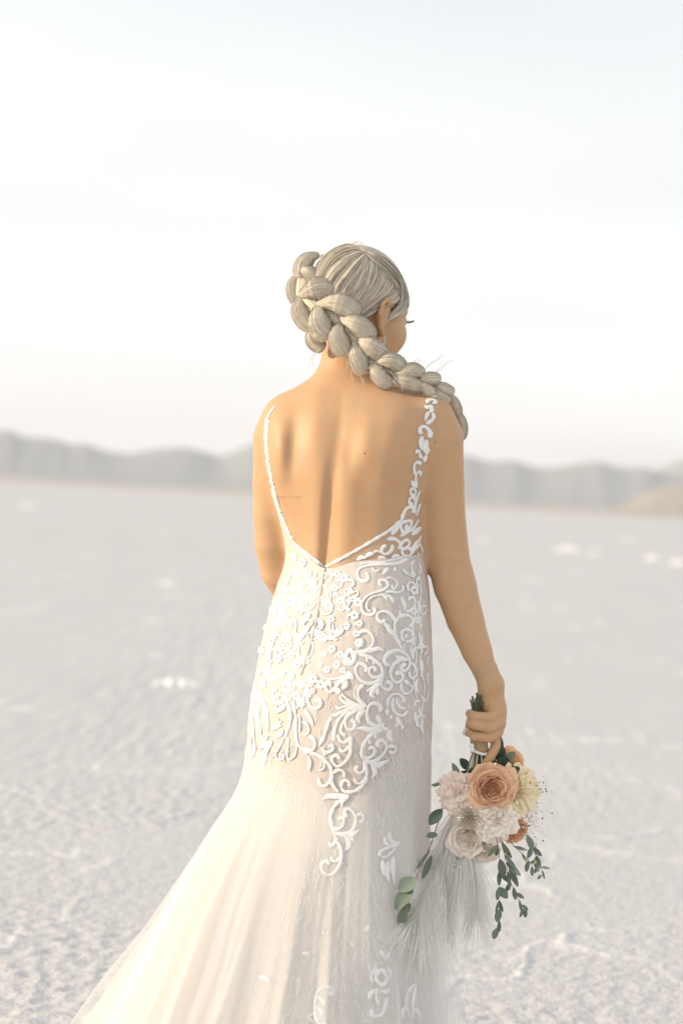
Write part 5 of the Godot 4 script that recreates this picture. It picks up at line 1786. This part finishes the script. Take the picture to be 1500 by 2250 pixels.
	rose(flower("rose", 1079, 1733, 0.106, Vector3(-0.02, 0.06, 1.0), "big open tan rose in the middle of the bouquet"), tan_rose, 60, 30, 0.2)
	# dried spiky flower
	var dried := flower("dried_flower", 1031, 1796, 0.108, Vector3(-0.1, 0.0, 1.0), "spiky dried beige flower")
	for k in 70:
		var u := k * 2.4
		var t := sqrt((k + 0.5) / 70.0)
		var d := Vector3(cos(u) * t, sin(u) * t, 1.05 - t * 0.8).normalized()
		var l := 0.020 + 0.006 * rng.randf()
		tube("spike", PackedVector3Array([d * 0.004, d * l * 0.6, d * l]), 0.0006, 0.0013, 5, straw, dried)
	# baby's breath
	for g in [[1172, 1790, 34, 75, 0.074], [1188, 1735, 20, 34, 0.066], [1168, 1842, 24, 30, 0.066], [1000, 1896, 12, 24, 0.090]]:
		var o := Node3D.new()
		o.name = "babys_breath"
		bouquet.add_child(o, true)
		o.set_meta("label", "spray of tiny white babys breath")
		var root := P(lerpf(g[0], 1090, 0.5), lerpf(g[1], 1770, 0.5), g[4] - 0.02)
		var dot := SphereMesh.new()
		dot.radius = 0.0019
		dot.height = 0.0034
		dot.radial_segments = 7
		dot.rings = 4
		for k in int(g[3]):
			var q := P(g[0] + rng.randfn(0, 0.5) * g[2], g[1] + rng.randfn(0, 0.5) * g[2], g[4] + rng.randfn(0, 0.008))
			var b := MeshInstance3D.new()
			b.name = "blossom"
			b.mesh = dot
			b.material_override = ivory if k % 4 else sage
			o.add_child(b, true)
			b.position = q
			b.scale = Vector3.ONE * rng.randf_range(0.6, 1.25)
			if k % 3 == 0:
				tube("stalk", spline([root, root.lerp(q, 0.6) + Vector3(0, 0.004, 0), q], 5), 0.0003, 0.0002, 3, sage, o)
	# trailing sprigs
	sprig("eucalyptus_sprig", [972, 1775, 958, 1820, 944, 1860, 920, 1915, 902, 1960, 893, 2010], 0.100, [[970, 1778, 205, 44, 26, deep], [960, 1832, 228, 26, 18], [948, 1880, 190, 52, 16], [944, 1868, 212, 60, 8], [912, 1930, 222, 44, 34, sage], [906, 1944, 202, 62, 30], [900, 1985, 196, 58, 26]], euc, brown, 0.0011, "sparse brown eucalyptus twig with a few large leaves against the gown")
	var hang := [
		[[1090, 1840, 1097, 1885, 1096, 1930, 1095, 1975, 1097, 2015, 1089, 2052], [[1094, 1856, 200, 34, 14], [1098, 1888, 172, 40, 20], [1096, 1915, 195, 30, 14], [1098, 1918, 150, 26, 14], [1096, 1950, 200, 28, 12], [1096, 1950, 140, 30, 18], [1096, 1978, 205, 26, 11], [1096, 1978, 150, 26, 11], [1097, 1998, 182, 28, 16], [1096, 2022, 165, 26, 9], [1093, 2032, 200, 18, 7], [1091, 2040, 195, 24, 14]]],
		[[1098, 1840, 1108, 1880, 1116, 1920, 1126, 1950, 1140, 1980, 1155, 2004], [[1102, 1850, 140, 40, 16], [1108, 1878, 165, 44, 16], [1112, 1895, 150, 42, 16], [1114, 1915, 185, 36, 14], [1118, 1905, 140, 44, 18], [1122, 1940, 200, 22, 12], [1128, 1950, 160, 26, 12], [1132, 1962, 120, 22, 9], [1140, 1978, 185, 24, 10], [1146, 1988, 140, 18, 9], [1150, 1996, 190, 20, 9], [1154, 2000, 175, 16, 10]]],
		[[1155, 1830, 1168, 1860, 1178, 1885, 1188, 1905, 1192, 1928], [[1158, 1836, 165, 34, 16], [1168, 1860, 205, 28, 12], [1170, 1862, 125, 26, 12], [1178, 1880, 170, 34, 16], [1184, 1896, 200, 24, 8], [1188, 1905, 110, 20, 7], [1190, 1912, 190, 20, 9], [1190, 1922, 215, 14, 7]]],
		[[1120, 1850, 1138, 1868, 1156, 1885, 1168, 1905, 1168, 1920], [[1128, 1860, 95, 30, 8], [1146, 1876, 120, 20, 10], [1160, 1892, 175, 24, 12], [1164, 1896, 80, 16, 9], [1168, 1904, 185, 20, 10]]]]
	for h in hang:
		sprig("eucalyptus_sprig", h[0], 0.084, h[1], euc, brown, 0.0007, "thin eucalyptus sprig trailing under the flowers")
